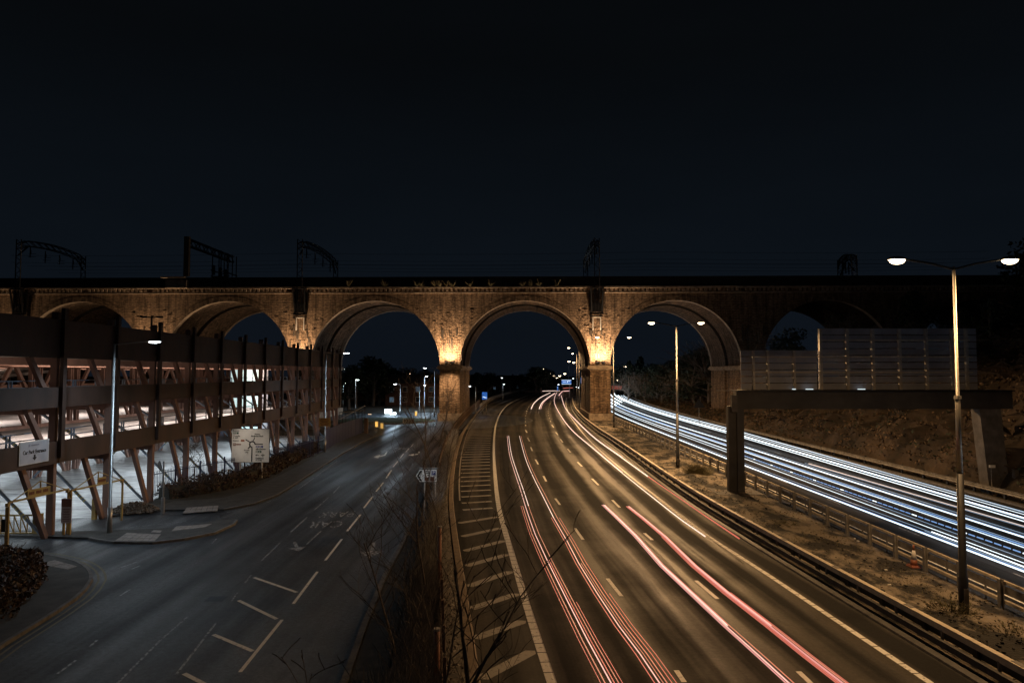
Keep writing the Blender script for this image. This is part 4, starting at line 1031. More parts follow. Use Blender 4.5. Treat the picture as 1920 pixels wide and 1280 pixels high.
fm = MB().box((-.12,0,.02), (.2,.2,.1)).mesh('footing', M['kerb'])
for p, a in along(l2, 2.36, 12, 80): inst(fm, 'footing', b2, p-Vector(b2.location)+Vector((-.1,0,0)))
b3 = thing('crash_barrier', (34.6, 20, 0), 'low steel safety fence at the foot of the brown rock cutting', 'crash barrier')
l3 = [Vector((X2(y, 34.75), y, 0)) for y in range(20, 300, 3)]
MB().sweep([p+Vector((0,0,.42)) for p in l3], [(a-.05, b) for a, b in WPROF]).build('rail', M['galvd'], b3)
for p, a in along(l3, 3.2, 12, 200): inst(pmh, 'post', b3, p-Vector(b3.location))
# second fence behind
b4 = thing('parapet_rail', (at_y(K_l, 200), 200, 0), 'pale metal parapet railing curving round the far left edge of the motorway', 'railing')
l4 = [p+Vector((-.5,0,0)) for p in K_l if p.y > 175]
for z_ in (.95, .65, .35): MB().sweep([p+Vector((0,0,z_)) for p in l4], [(-.05,-.05),(.05,-.05),(.05,.05),(-.05,.05)]).build('rail', M['galv'], b4)
for p, a in along(l4, 3, 175, 330): MB().box(p+Vector((0,0,.5)), (.1,.1,1.0)).build('post', M['galv'], b4)
# crest barrier at the far bend
b5 = thing('bend_barrier', W(1000, 738), 'pale concrete barrier across the far bend of the motorway', 'barrier')
q0, q1 = Vector((W(982,737).x, 318, 0)), Vector((W(1060,737).x+4, 332, 0))
MB().bar(q0+Vector((0,0,.5)), q1+Vector((0,0,.5)), .3, 1.0).build('barrier_wall', M['conc'], b5)

# timber and rail fences on the left of the motorway
fn = thing('timber_fence', (at_y(K_l, 40)-.9, 40, 0), 'dark close boarded timber fence running beside the hatched edge of the motorway', 'fence')
fl_ = [p+Vector((-.95,0,0)) for p in K_l if 9 < p.y < 60]
pb = MB().box((0,0,.47), (.03,.17,.95)).mesh('fence_board', M['timber'])
for p, a in along(fl_, .19, 10, 60): inst(pb, 'board', fn, p-Vector(fn.location)+Vector((0,0,random.uniform(-.03,.03))), a-math.pi/2)
pp_ = MB().box((0,0,.52), (.1,.1,1.1)).mesh('fence_post', M['timber'])
for p, a in along(fl_, 2.4, 10, 60): inst(pp_, 'post', fn, p-Vector(fn.location)+Vector((.07,0,0)))
fr = thing('palisade_fence', (at_y(K_l, 80)-1.2, 80, 0), 'dark upright pale metal fence curving beside the motorway kerb towards the pier', 'fence')
fl2 = [p+Vector((-1.1,0,0)) for p in K_l if 56 < p.y < 190]
pm2 = MB().box((0,0,.9), (.07,.05,1.8)).mesh('fence_pale', M['timber'])
pl = along(fl2, .46, 58, 190)[:290]
for p, a in pl: inst(pm2, 'pale', fr, p-Vector(fr.location))
for z_ in (.4, 1.5): MB().sweep([p+Vector((.05,0,z_)) for p in fl2], [(-.03,-.03),(.03,-.03),(.03,.03),(-.03,.03)]).build('rail', M['timber'], fr)
# reddish pipe post amongst the saplings
pp = thing('marker_pole', (XA(822, 19), 19, 0), 'reddish brown capped pole standing between the saplings by the hatching', 'pole')
MB().tube([(0,0,0),(0,0,1.9)], .085, 8).build('pole', mat('red oxide pipe', (.34,.15,.09), (.2,.09,.06), .6), pp, True, local=True)
MB().tube([(0,0,1.9),(0,0,1.96)], .10, 8).build('cap', M['galv'], pp, local=True)
pp2 = thing('marker_pole', (XA(826, 27), 27, 0), 'taller rust coloured pole behind the first, below the parking direction sign', 'pole')
MB().tube([(0,0,0),(0,0,2.9)], .07, 8).build('pole', bpy.data.materials['red oxide pipe'], pp2, True, local=True)
MB().tube([(0,0,2.9),(0,0,2.95)], .09, 8).build('cap', M['galv'], pp2, local=True)

# ---------------------------------------------------------------- sign gantry over the oncoming lanes
gx0, gy = 16.6, 51.5; gx1 = 36.3
sgn = thing('sign_gantry', (gx0, gy, 0), 'large grey portal gantry over the white light trails, back of its stepped road sign showing', 'sign gantry')
zb0, zb1 = HZ(766, gy), HZ(733, gy)
MB().box((gx0-.12, gy, zb0/2), (.62, .55, zb0+.4)).build('leg', M['gantry'], sgn); MB().box((gx0+.42, gy+.02, zb0/2), (.52, .9, zb0+.3)).build('leg', M['gantry'], sgn)
MB().box((gx0+.1, gy, -.05), (3.4, 2.8, .32)).build('footing', M['conc'], sgn)
MB().box(((gx0+gx1)/2+.6, gy, (zb0+zb1)/2), (gx1-gx0+.9, .85, zb1-zb0)).build('beam', M['gantry'], sgn)
MB().box(((gx0+gx1)/2+.6, gy, zb1+.05), (gx1-gx0+.9, 1.5, .09)).build('walkway', M['blackm'], sgn)
MB().hexa([(gx1-.9, gy-.5, -.2),(gx1+.6, gy-.5, -.2),(gx1+.6, gy+.5, -.2),(gx1-.9, gy+.5, -.2),(gx1-1.5,gy-.5,zb0),(gx1+.1,gy-.5,zb0),(gx1+.1,gy+.5,zb0),(gx1-1.5,gy+.5,zb0)]).build('leg', M['conc'], sgn)
MB().box((gx0-.05, gy-.45, (zb0+zb1)/2-.25), (.42, .3, 1.25)).build('control_box', M['conc'], sgn)
MB().bar((gx0-1.3, gy-.3, zb1+.05), (gx0+1.4, gy-.3, zb1+.05), .06).build('walkway_end_rail', M['galvd'], sgn)
MB().bar((gx0+1.2, gy, zb1-.15), (gx0+2.0, gy, zb1-.15), .12).build('cable_duct', M['galvd'], sgn)
ys = gy+.55
def xs(px): return XA(px, ys)
zt1, zt2 = HZ(655, ys), HZ(614, ys)
def planks(xa_, xb_, z0_, z1_, n):
    for k in range(n):
        zz0 = z0_+(z1_-z0_)*k/n; zz1 = z0_+(z1_-z0_)*(k+1)/n-.06
        MB().box(((xa_+xb_)/2, ys+.12, (zz0+zz1)/2), (xb_-xa_, .05, zz1-zz0)).build('sign_plank', M['signback'], sgn)
planks(xs(1390), xs(1533), zb1+.12, zt1, 6); planks(xs(1536), xs(1834), zb1+.12, zt2, 9)
for px in (1412, 1439, 1488, 1538, 1588, 1636, 1686, 1736, 1784, 1811):
    top = zt1 if px < 1530 else zt2
    MB().box((xs(px), ys-.12, (zb1+top)/2-.05), (.20 if px > 1530 else .15, .22, top-zb1-.1)).build('sign_post', M['galv'], sgn)
for py, a, b in ((638, 1540, 1815), (669, 1410, 1820), (698, 1410, 1820)):
    z_ = HZ(py, ys); MB().bar((xs(a), ys-.27, z_), (xs(b), ys-.27, z_), .09).build('sign_rail', M['railtop'], sgn)
for px in (1486, 1515, 1612): MB().box((xs(px), ys-.2, zb1+.14), (.55 if px != 1486 else .25, .1, .04)).build('sign_lamp', M['bluesignw'], sgn)

# ---------------------------------------------------------------- left side signs and gates
ms = thing('roundabout_map_sign', (XA(472, 58), 58, 0), 'large white direction sign with a black roundabout map beside the hedge', 'road sign')
mx0, mx1, mz0, mz1 = XA(437.5, 58), XA(507, 58), HZ(866, 58), HZ(804, 58); mw_, mh_ = mx1-mx0, mz1-mz0; mxc, mzc = (mx0+mx1)/2, (mz0+mz1)/2
MB().box((mxc, 58, mzc), (mw_, .06, mh_)).build('sign_plate', M['white'], ms)
MB().box((mxc, 58.01, mzc), (mw_+.08, .06, mh_+.08)).build('sign_border', M['signblack'], ms)
for s in (-.9, .95): MB().tube([(mxc+s, 58.1, 0), (mxc+s, 58.1, mz1)], .07, 8).build('sign_post', M['galv'], ms)
rf = (math.pi/2, 0, 0)
def S(u, v): return (mx0+u/1090*mw_, 57.955, mz1-v/990*mh_)    # u,v measured on the sign face
def st_(body, u, v, hgt, m=M['signblack'], al='LEFT', y=57.95):
    x, _, z = S(u, v); text(body, hgt*mh_/990*1.32, 'lettering', m, ms, (x, y, z), rf, .002, align=al, bold=.004)
st_('Buxton', 25, 48, 50); st_('Cheadle', 25, 208, 50); st_('A 560', 25, 262, 50); st_('Station', 25, 345, 50)
st_('Acorn', 740, 150, 50, al='CENTER'); st_('Business Park', 740, 210, 50, al='CENTER'); st_('Access', 440, 630, 44, al='CENTER'); st_('only', 440, 692, 44, al='CENTER')
st_('Manchester', 702, 600, 50); st_("M'cr", 702, 778, 44); st_('Didsbury', 702, 872, 50); st_('A 5145', 702, 932, 50)
def patch(u0, v0, u1, v1, m, nm='legend_panel'):
    a, b = S(u0, v0), S(u1, v1); MB().box(((a[0]+b[0])/2, 57.965, (a[2]+b[2])/2), (b[0]-a[0], .006, a[2]-b[2])).build(nm, m, ms)
patch(25, 90, 195, 150, M['signgreen']); st_('(A 6)', 35, 120, 40, M['white'], y=57.955)
patch(262, 312, 368, 375, M['conered']); patch(30, 418, 118, 500, M['signbrown']); st_('H', 48, 459, 60, M['white'], y=57.955); patch(128, 440, 270, 478, M['signbrown'])
patch(702, 497, 915, 560, M['signblue']); st_('(M 60)', 715, 528, 44, M['white'], y=57.955); patch(702, 648, 868, 710, M['signgreen']); st_('(A 6)', 715, 680, 44, M['white'], y=57.955)
def sb(u0, v0, u1, v1, wd):
    a, b = S(u0, v0), S(u1, v1); MB().bar((a[0], 57.955, a[2]), (b[0], 57.955, b[2]), .012, wd, up=(1,0,.001) if abs(b[0]-a[0]) < .02 else (0,0,1)).build('map_arm', M['signblack'], ms)
def sb(u0, v0, u1, v1, wd):
    a, b = Vector(S(u0, v0)), Vector(S(u1, v1)); d = (b-a).normalized(); n = Vector((-d.z, 0, d.x))*wd/2; e_ = Vector((0, .008, 0))
    MB().hexa([a-n-e_, b-n-e_, b-n+e_, a-n+e_, a+n-e_, b+n-e_, b+n+e_, a+n+e_]).build('map_arm', M['signblack'], ms)
sb(590, 975, 590, 540, .085); sb(545, 400, 400, 310, .085); sb(615, 365, 672, 250, .05); sb(680, 452, 910, 452, .085); sb(530, 520, 475, 590, .09)
rg = MB(); c0 = S(600, 455); sc = mw_/1090
for k in range(30):
    a0, a1 = math.radians(-10+k*9.4), math.radians(-10+(k+1)*9.4)
    P4 = [(c0[0]+r*sc*math.cos(a), 57.952, c0[2]+r*sc*math.sin(a)) for r, a in ((62,a0),(98,a0),(98,a1),(62,a1))]; rg.quad(P4[0], P4[3], P4[2], P4[1])
rg.build('map_ring', M['signblack'], ms)
a = S(910, 780); pl_ = MB().bar((a[0]-.12, 57.955, a[2]), (a[0]+.16, 57.955, a[2]), .012, .035, up=(0,0,1)); pl_.bar((a[0], 57.955, a[2]-.13), (a[0]+.02, 57.955, a[2]+.13), .01, .04, up=(1,0,0)); pl_.bar((a[0]-.12, 57.955, a[2]-.05), (a[0]-.11, 57.955, a[2]+.05), .01, .03, up=(1,0,0)); pl_.build('aeroplane_symbol', M['signblack'], ms)
light('SPOT', 'sign_wash', (mxc-2.0, 53.6, 5.2), 420, (1, .85, .7), None, spot=50, blend=.8, size=.2, aim=(mxc, 58, mzc))

# yellow notice fixed on the second street lamp
p = W(609, 849); zz = HZ(791, p.y-.2)
yn = thing('yellow_notice', (p.x, p.y-.2, zz), 'small yellow notice with dark lines of print, fixed to the second street lamp', 'sign')
MB().box((0,0,0), (1.3, .03, .92)).build('notice_plate', M['yellow'], yn, local=True)
for k, (w_, z_) in enumerate(((.8,.32),(1.0,.16),(.7,.0),(1.05,-.16),(.9,-.32))): MB().box((0,-.02,z_), (w_,.01,.07)).build('print_line', M['signbrown'], yn, local=True)
# parking direction sign at the edge of the scrub
Yp = 42; ds = thing('parking_direction_sign', (XA(801, Yp), Yp, 0), 'white arrow shaped direction sign pointing left with a blue P symbol, behind the bare saplings', 'road sign')
xa_, xb_, za_, zb_ = XA(781, Yp), XA(820, Yp), HZ(903, Yp), HZ(880, Yp); zc_ = (za_+zb_)/2
def arrowplate(y, g, m, nm):
    P = [(xa_-g*1.2, zc_), (xa_+.24-g*.3, za_-g), (xb_+g, za_-g), (xb_+g, zb_+g), (xa_+.24-g*.3, zb_+g)]
    mb = MB(); mb.v = [(a, y, b) for a, b in P]+[(a, y+.03, b) for a, b in P]; mb.f = [(0,1,2,3,4),(9,8,7,6,5)]+[(i, i+5, (i+1) % 5+5, (i+1) % 5) for i in range(5)]; mb.build(nm, m, ds)
arrowplate(Yp+.03, .03, M['signblack'], 'sign_border'); arrowplate(Yp, 0, M['white'], 'sign_plate')
mb = MB(); hh = (zb_-za_)/2*.86
for s in (-1, 1): mb.hexa([(xa_+.07,Yp-.012,zc_),(xa_+.19,Yp-.012,zc_),(xa_+.19,Yp-.004,zc_),(xa_+.07,Yp-.004,zc_),(xa_+.27,Yp-.012,zc_+s*hh),(xa_+.39,Yp-.012,zc_+s*hh),(xa_+.39,Yp-.004,zc_+s*hh),(xa_+.27,Yp-.004,zc_+s*hh)])
mb.build('chevron', M['signblack'], ds)
MB().box((xb_-.2, Yp-.01, zc_+.17), (.24,.01,.26)).build('parking_panel', M['signblue'], ds); text('P', .27, 'lettering', M['white'], ds, (xb_-.2, Yp-.018, zc_+.17), rf, .002, bold=.006)
MB().box((xb_-.28, Yp-.01, zc_-.19), (.25,.01,.27)).build('brown_panel', M['signbrown'], ds); MB().box((xb_-.62, Yp-.01, zc_-.19), (.25,.01,.2)).build('brown_panel', M['signbrown'], ds)
for k in range(3): MB().box((xb_-.6+.05*k, Yp-.01, zc_+.26-.11*k), (.28-.06*k,.01,.05)).build('print_line', M['signblack'], ds)
for px in (797, 817): MB().tube([(XA(px, Yp), Yp+.1, 0), (XA(px, Yp), Yp+.1, zb_)], .045, 6).build('sign_post', M['galv'], ds)
MB().bar((xa_+.2, Yp+.05, zb_+.08), (xb_+.1, Yp+.05, zb_+.08), .08).build('sign_light_bar', M['galvd'], ds)
light('SPOT', 'sign_wash', (XA(790, Yp), Yp-2.2, zb_+1.3), 90, LED, None, spot=70, blend=.8, size=.1, aim=(XA(801, Yp), Yp, zc_))

# height restriction barriers over the car park entrance
def height_bar(pa, pb, zh, label, plank, posts):
    a, b = W(*pa), W(*pb); t = thing('height_barrier', a, label, 'height barrier', 'yellow height barriers at the car park entrance')
    a = Vector((a.x, a.y, zh)); b = Vector((b.x, b.y, zh)); m = (a+b)/2+Vector((0,0,.75))
    MB().bar(a, b, .085).build('crossbar', M['yellow'], t)
    MB().bar(a+(b-a)*.04, m, .04).build('tie_rod', M['yellow'], t); MB().bar(m, b-(b-a)*.04, .04).build('tie_rod', M['yellow'], t); MB().bar(m, (a+b)/2, .05).build('king_post', M['yellow'], t)
    u0, u1 = plank; c, d = a.lerp(b, u0), a.lerp(b, u1); n = Vector((0,0,.22))
    MB().bar(c+n+Vector((0,-.06,0)), d+n+Vector((0,-.06,0)), .04, .36).build('limit_board', M['yellow'], t)
    dd = (d-c).normalized(); 
    for k in range(12):
        if k % 4 != 3: q = c.lerp(d, .08+.84*k/11); MB().bar(q+n+Vector((.03,-.10,-.0)), q+dd*.09+n+Vector((.03,-.10,-.0)), .01, .15).build('board_letter', M['signbrown'], t)
    for s, (q, on) in enumerate(zip((a, b), posts)):
        if on: MB().box((q.x, q.y, (zh+on)/2-.1), (.09, .09, zh-on+.2)).build('post', M['yellow'], t); MB().box((q.x, q.y-.1, zh-.1), (.14,.10,.16)).build('hinge_box', M['yellow'], t)
    return t
height_bar((13, 1040), (126, 1004), 2.55, 'left yellow height bar with a lettered board, above the lattice gate', (.30, .68), (-.1, .05))
height_bar((131, 1003), (228, 975), 2.45, 'right yellow height bar with a short lettered board, ending at the leaf heap', (.5, .66), (.05, .05))
# information board on two posts
p = W(130, 1004)+Vector((0,-.3,0)); ib = thing('information_board', p, 'pale notice board with a dark header on two yellow posts at the car park entrance', 'notice board')
for s in (-.16, .16): MB().box((s,.05,1.0), (.1,.1,2.2)).build('post', M['yellow'], ib, local=True)
MB().box((0,0,1.42), (.56,.05,1.32)).build('board', mat('faded notice', (.45,.36,.35), (.36,.28,.27), .6), ib, local=True)
MB().box((0,-.03,1.85), (.54,.02,.42)).build('header_panel', M['signbrown'], ib, local=True)
for k in range(8): MB().box((0,-.03,1.52-.09*k), (.4-(k % 3)*.05,.01,.035)).build('print_line', M['signbrown'], ib, local=True)
# lattice gate, swung open
a, b = W(-12, 1004), W(63, 1003); gt = thing('lattice_gate', W(30, 1003), 'yellow lattice braced steel gate standing open at the left edge', 'gate')
def gz(t, top): return 1.08 if top else .12+.0*t
for nm, z_ in (('top_rail', 1.1), ('bottom_rail', .12)): MB().bar(a+Vector((0,0,z_)), b+Vector((0,0,z_)), .09).build(nm, M['yellow'], gt)
MB().bar(b+Vector((0,0,.08)), b+Vector((0,0,1.14)), .1).build('end_stile', M['yellow'], gt)
for k in range(6):
    t0, t1 = k/6, (k+1)/6; MB().bar(a.lerp(b, t0)+Vector((0,0,1.08)), a.lerp(b, t1)+Vector((0,0,.14)), .045).build('diagonal', M['yellow'], gt); MB().bar(a.lerp(b, t1)+Vector((0,0,1.08)), a.lerp(b, t1)+Vector((0,0,.14)), .04).build('upright', M['yellow'], gt)
p = W(73, 1003); gp_ = thing('gate_post', p, 'stout tapered yellow post holding the lattice gate', 'post'); MB().box((0,0,.55), (.42,.3,1.2), taper=.7).build('post', M['yellow'], gp_, local=True); MB().box((0,0,1.17), (.32,.24,.06)).build('cap', M['yellow'], gp_, local=True)
p = W(177, 973); gp_ = thing('bollard_post', p, 'plain yellow square post standing alone between the entrance columns', 'post'); MB().box((0,0,.6), (.24,.24,1.25)).build('post', M['yellow'], gp_, local=True); MB().box((0,0,1.24), (.2,.2,.04)).build('cap', M['yellow'], gp_, local=True)
p = W(14, 1034); gp_ = thing('entrance_post', p+Vector((.02,-.15,0)), 'tall thin yellow post with a dark box at the far left edge', 'post'); MB().box((0,0,1.1), (.11,.11,2.3)).build('post', M['yellow'], gp_, local=True); MB().box((-.05,-.1,1.35), (.2,.14,.6)).build('lock_box', M['blackm'], gp_, local=True)
# small grey bollard lamp with a hooded convex mirror
p = W(305, 962); mi = thing('mirror_post', p, 'short grey post with an oval convex mirror seen edge on, by the navy railings', 'mirror')
MB().tube([(0,0,0),(0,0,1.0),(0,0,1.02),(0,0,3.3)], [.12,.12,.055,.05], 8).build('post', M['lampgrey'], mi, local=True)
q = lens_mesh(.42, .22, .4).mesh('mirror', M['galvd'], smooth=True); inst(q, 'mirror_hood', mi, (-.18, 0, 3.0), rot=(0, R(75), 0), sc=(1.7, 1, .5))
# navy railings
nr = thing('navy_railings', W(284, 940), 'navy blue upright bar railings between the car park and the hedge', 'railings')
npts = PX([(284,938),(330,927),(390,913),(450,900),(520,880),(580,862),(612,850)]); npts = [Vector((p.x-.6, p.y+.6, 0)) for p in npts]; npts = smooth_poly(npts, 2)
pk = MB().box((0,0,.95), (.03,.03,1.8)).mesh('railing_bar', M['pblue']); pk2 = MB().box((0,0,1.0), (.09,.09,2.1)).mesh('railing_post', M['pblue'])
for p, a in along(npts, .155, 30, 74)[:298]: inst(pk, 'railing_bar', nr, p-Vector(nr.location))
for p, a in along(npts, 2.7, 30, 80): inst(pk2, 'railing_post', nr, p-Vector(nr.location))
for z_ in (.25, 1.65): MB().sweep([p+Vector((0,0,z_)) for p in npts], [(-.02,-.03),(.02,-.03),(.02,.03),(-.02,.03)]).build('railing_rail', M['pblue'], nr)
# navy hoarding and dark gates at the end of the road
hd = thing('navy_hoarding', W(617, 840), 'navy blue panelled hoarding at the far end of the footway', 'hoarding')
hp = PX([(613,846),(640,830),(662,820),(684,812)]); hp = smooth_poly([Vector((p.x-.3, p.y, 0)) for p in hp], 1.8)
for a, b in zip(hp, hp[1:]): MB().bar(a+Vector((0,0,1.2)), a.lerp(b, .96)+Vector((0,0,1.2)), .06, 2.3).build('hoarding_panel', M['pblue'], hd)
gd = thing('mesh_gate', W(684, 812), 'tall dark framed yard gates with a curved top brace beyond the hoarding', 'gate')
g0, g1 = W(662, 818), W(684, 812); g0.x -= 2
m = MB(); 
for z_ in (.2, 1.8, 3.4): m.bar(g0+Vector((0,0,z_)), g1+Vector((0,0,z_)), .09)
for k in range(9): q = g0.lerp(g1, k/8); m.bar(q, q+Vector((0,0,3.4+.6*k/8)), .07)
m.build('gate_frame', M['blackm'], gd); MB().bar(g0+Vector((0,0,2.4)), g1+Vector((0,0,4.1)), .07).build('brace', M['lampgrey'], gd)
MB().box(g1+Vector((.2,0,1.1)), (.5,.5,2.3)).build('gate_pier', M['timber'], gd)

# traffic cone on the verge
p = W(1714, 1064); cn_ = thing('traffic_cone', p+Vector((0,0,.05)), 'orange traffic cone with a white reflective sleeve standing on the verge', 'traffic cone')
MB().box((0,0,.05), (.48,.48,.09), taper=.86).build('base', M['conered'], cn_, local=True)
MB().tube([(0,0,.08),(0,0,.34)], [.17,.127], 16).build('cone', M['conered'], cn_, True, local=True); MB().tube([(0,0,.34),(0,0,.75)], [.131,.062], 16).build('sleeve', M['white'], cn_, True, local=True); MB().tube([(0,0,.75),(0,0,1.0)], [.058,.03], 16).build('tip', M['conered'], cn_, True, local=True)

# roundabout furniture
for px, py, lb in ((706, 800, 'left lit amber bollard at the railings of the roundabout'), (716, 803, 'right lit amber bollard at the railings of the roundabout'), (780, 779, 'lit amber bollard at the far right side of the roundabout')):
    p = W(px, py); t = thing('lit_bollard', p, lb, 'bollard', 'lit bollards at the roundabout'); MB().box((0,0,.45), (.4,.3,.85)).build('body', M['bollard'], t, local=True); MB().box((0,0,.93), (.44,.34,.12)).build('cap', M['white'], t, local=True)
gr_ = thing('guard_railing', W(700, 803), 'galvanised pedestrian guard railings in front of the roundabout grass', 'guard rail')
for a, b in ((W(683,800), W(705,801)), (W(708,802), W(720,806))):
    for z_ in (.1, 1.05): MB().bar(a+Vector((0,0,z_)), b+Vector((0,0,z_)), .06).build('rail', M['galv'], gr_)
    n = int((b-a).length/.3)
    for k in range(n+1): q = a.lerp(b, k/n); MB().bar(q, q+Vector((0,0,1.05)), .03).build('bar', M['galv'], gr_)
cv = thing('chevron_board', W(764, 795)+Vector((0,0,0)), 'black and white chevron board on the roundabout edge', 'chevron sign')
Yc = W(764, 797).y
x0_, x1_ = XA(756, Yc), XA(774, Yc)
MB().box(((x0_+x1_)/2, Yc, .75), (x1_-x0_, .06, .7)).build('board', M['white'], cv)
for k in range(6):
    xx = x0_+.15+(x1_-x0_)*k/6; m = MB()
    for s in (-1, 1): m.hexa([(xx,Yc-.05,.75),(xx+.15,Yc-.05,.75),(xx+.15,Yc-.035,.75),(xx,Yc-.035,.75),(xx+.14,Yc-.05,.75+s*.33),(xx+.29,Yc-.05,.75+s*.33),(xx+.29,Yc-.035,.75+s*.33),(xx+.14,Yc-.035,.75+s*.33)])
    m.build('chevron', M['signblack'], cv)
for s in (x0_+.3, x1_-.3): MB().box((s, Yc+.08, .4), (.08,.08,.8)).build('post', M['galv'], cv)
# glaring shop signs beyond the roundabout
for k, (a, b, c, d, lb, mm) in enumerate(((722,767,735,775,'blazing blue white illuminated sign beyond the roundabout, upper left of its pair','hotwhite'),(732,773,743,777,'blazing white illuminated canopy sign beyond the roundabout, lower right of its pair','hotwhite'),(691,776,697,781,'small warm lit kiosk window left of the blazing shop signs','winwarm'),(717,778,723,781,'warm lit doorway below the blazing shop signs','winwarm'),(738,778,744,781,'tiny lit white panel below the lower blazing sign','hotwhite'))):
    Yd = 148+k*.8; x0, x1, z0, z1 = XA(a, Yd), XA(c, Yd), HZ(d, Yd), HZ(b, Yd)
    sh = 0.0
    t = thing('lit_shop_sign', ((x0+x1)/2, Yd, 0), lb, 'shop sign'); MB().box(((x0+x1)/2, Yd, (z0+z1)/2+sh), (x1-x0, .3, z1-z0)).build('sign_face', M[mm], t); MB().box(((x0+x1)/2, Yd+.35, (z0+z1)/2+sh), (x1-x0+.3, .3, z1-z0+.3)).build('sign_case', M['blackm'], t)
    t.location.z -= 0
    for ch in t.children: ch.location.z -= sh
light('POINT', 'shop_glow', (XA(735, 144), 144.5, 2.5), 900, LED, size=1)
# blue motorway signs
def blue_sign(px0, py0, px1, py1, Yd, lb, lines, lit=True, post=True):
    x0, x1, z0, z1 = XA(px0, Yd), XA(px1, Yd), HZ(py1, Yd), HZ(py0, Yd); t = thing('blue_motorway_sign', ((x0+x1)/2, Yd, 0), lb, 'road sign')
    MB().box(((x0+x1)/2, Yd, (z0+z1)/2), (x1-x0, .1, z1-z0)).build('sign_plate', M['bluesign'], t)
    w_, h_ = x1-x0, z1-z0
    for a, b, c, d in lines: MB().box((x0+w_*(a+c)/2, Yd-.08, z1-h_*(b+d)/2), (w_*(c-a), .04, h_*(d-b))).build('legend', M['bluesignw'], t)
    if post: 
        for s in (.15, .85): MB().box((x0+w_*s, Yd+.15, z0/2), (.15,.15,abs(z0)+.2)).build('post', M['galvd'], t)
    return t
blue_sign(1053, 712, 1071, 720, 250, 'lit blue motorway sign over the road beyond the centre arch', [(.1,.42,.45,.5),(.55,.3,.62,.6),(.62,.3,.9,.4),(0,0,1,.07),(0,.93,1,1)])
blue_sign(1089, 707, 1096, 719, 200, 'narrow lit blue sign against the left side of the centre pier', [(.05,.2,.95,.27),(.05,.45,.95,.52),(.05,.7,.6,.77)])
blue_sign(904, 735, 913.5, 748.5, 150, 'small blue motorway sign with a white stripe by the left kerb of the bend', [(.12,.62,.5,.70),(.45,.7,.9,.78)])
blue_sign(1044.5, 724, 1046.5, 732, 240, 'tiny blue marker sign at the far bend', [(.3,.2,.7,.3)])
# warning triangle seen from behind near the cutting
Yt = 112; x_ = XA(1310, Yt); wt = thing('warning_triangle', (x_, Yt, 0), 'back of a triangular warning sign on a dark pole beside the cutting', 'road sign')
mb = MB(); zt_, zb_ = HZ(748, Yt), HZ(764, Yt); P = [(x_-1.0, zb_), (x_+1.0, zb_), (x_, zt_)]; mb.v = [(a, Yt, b) for a, b in P]+[(a, Yt+.05, b) for a, b in P]; mb.f = [(0,1,2),(5,4,3),(0,3,4,1),(1,4,5,2),(2,5,3,0)]; mb.build('plate', M['blackm'], wt); MB().tube([(x_, Yt+.1, 0), (x_, Yt+.1, zt_)], .06, 6).build('post', M['galvd'], wt)
# marker plates on the cutting
for px, py, Yd, lb in ((1607, 826, 74, 'small white marker plate on a short post on the rock cutting'), (1834, 870, 52, 'small white marker plate fixed by the right gantry leg')):
    x_, z_ = XA(px, Yd), HZ(py, Yd); t = thing('marker_plate', (x_, Yd, 0), lb, 'marker'); MB().box((x_, Yd-1.2, z_), (.75 if px < 1700 else .45, .04, .2)).build('plate', M['white'], t); MB().tube([(x_, Yd-1.1, 0), (x_, Yd-1.1, z_)], .03, 5).build('post', M['galvd'], t)
t = thing('marker_post', W(1911, 930), 'pale square post at the right edge behind the safety fence', 'post'); MB().box((0,.3,.9), (.32,.25,1.9)).build('post', M['conc'], t, local=True); MB().box((0,.3,1.87), (.36,.29,.06)).build('cap', M['conc'], t, local=True)

# ---------------------------------------------------------------- light trails left by the traffic
def trail(label, cols, z, lines, group, r=.035):
    "each line is a glowing tube at lamp height; ground positions from its polyline"
    c = W(*lines[0][0][0], z); t = thing('light_trail', (c.x, c.y, z), label, 'light trail', group)
    for pts, m, rr, dx in lines:
        P = smooth_poly([W(x, y, z) for x, y in pts], 3); P = [Vector((p.x+dx, p.y, z)) for p in P]
        MB().tube(P, rr, 5).build('light_streak', M[m], t)
A1 = [(951,817),(955,850),(965,885),(975,915),(985,948),(1003,1000),(1025,1048),(1065,1128),(1102,1200),(1146,1280),(1165,1315)]
A2 = [(974,817),(984,855),(998,890),(1018,930),(1038,970),(1064,1015),(1085,1055),(1120,1112),(1160,1172),(1200,1225),(1237,1280),(1262,1312)]
G1 = 'red tail light trails on the outbound lanes'; G2 = 'white headlight trails on the oncoming lanes'
Z1 = .8
trail('salmon pair of tail light trails in the left lane, nearest the hatched strip', None, Z1, [(A1,'tailpink',.018,0),(A1[:5],'tailwarm',.02,.2),(A1[4:],'tailsal',.013,.2),(A2[:5],'tailwarm',.02,0),(A2[4:],'tailpink',.018,0),(A2,'tailsal',.016,.2),(A1[4:],'tailsal',.016,-.16),(A1[6:],'tailred',.014,.09),(A2[4:],'tailred',.014,-.13),(A2[4:],'tailred',.012,.33),(A2[6:],'tailsal',.010,.1),(A1[4:],'tailred',.010,-.27),(A1[7:],'tailred',.010,.3),(A2[7:],'tailred',.010,.45)], G1)
B1_ = [(1131,946),(1152,966),(1190,1003),(1240,1060),(1300,1116),(1360,1172),(1425,1230),(1482,1282),(1520,1318)]
B2_ = [(1176,949),(1205,972),(1245,1006),(1300,1060),(1360,1110),(1440,1172),(1510,1228),(1580,1282),(1620,1314)]
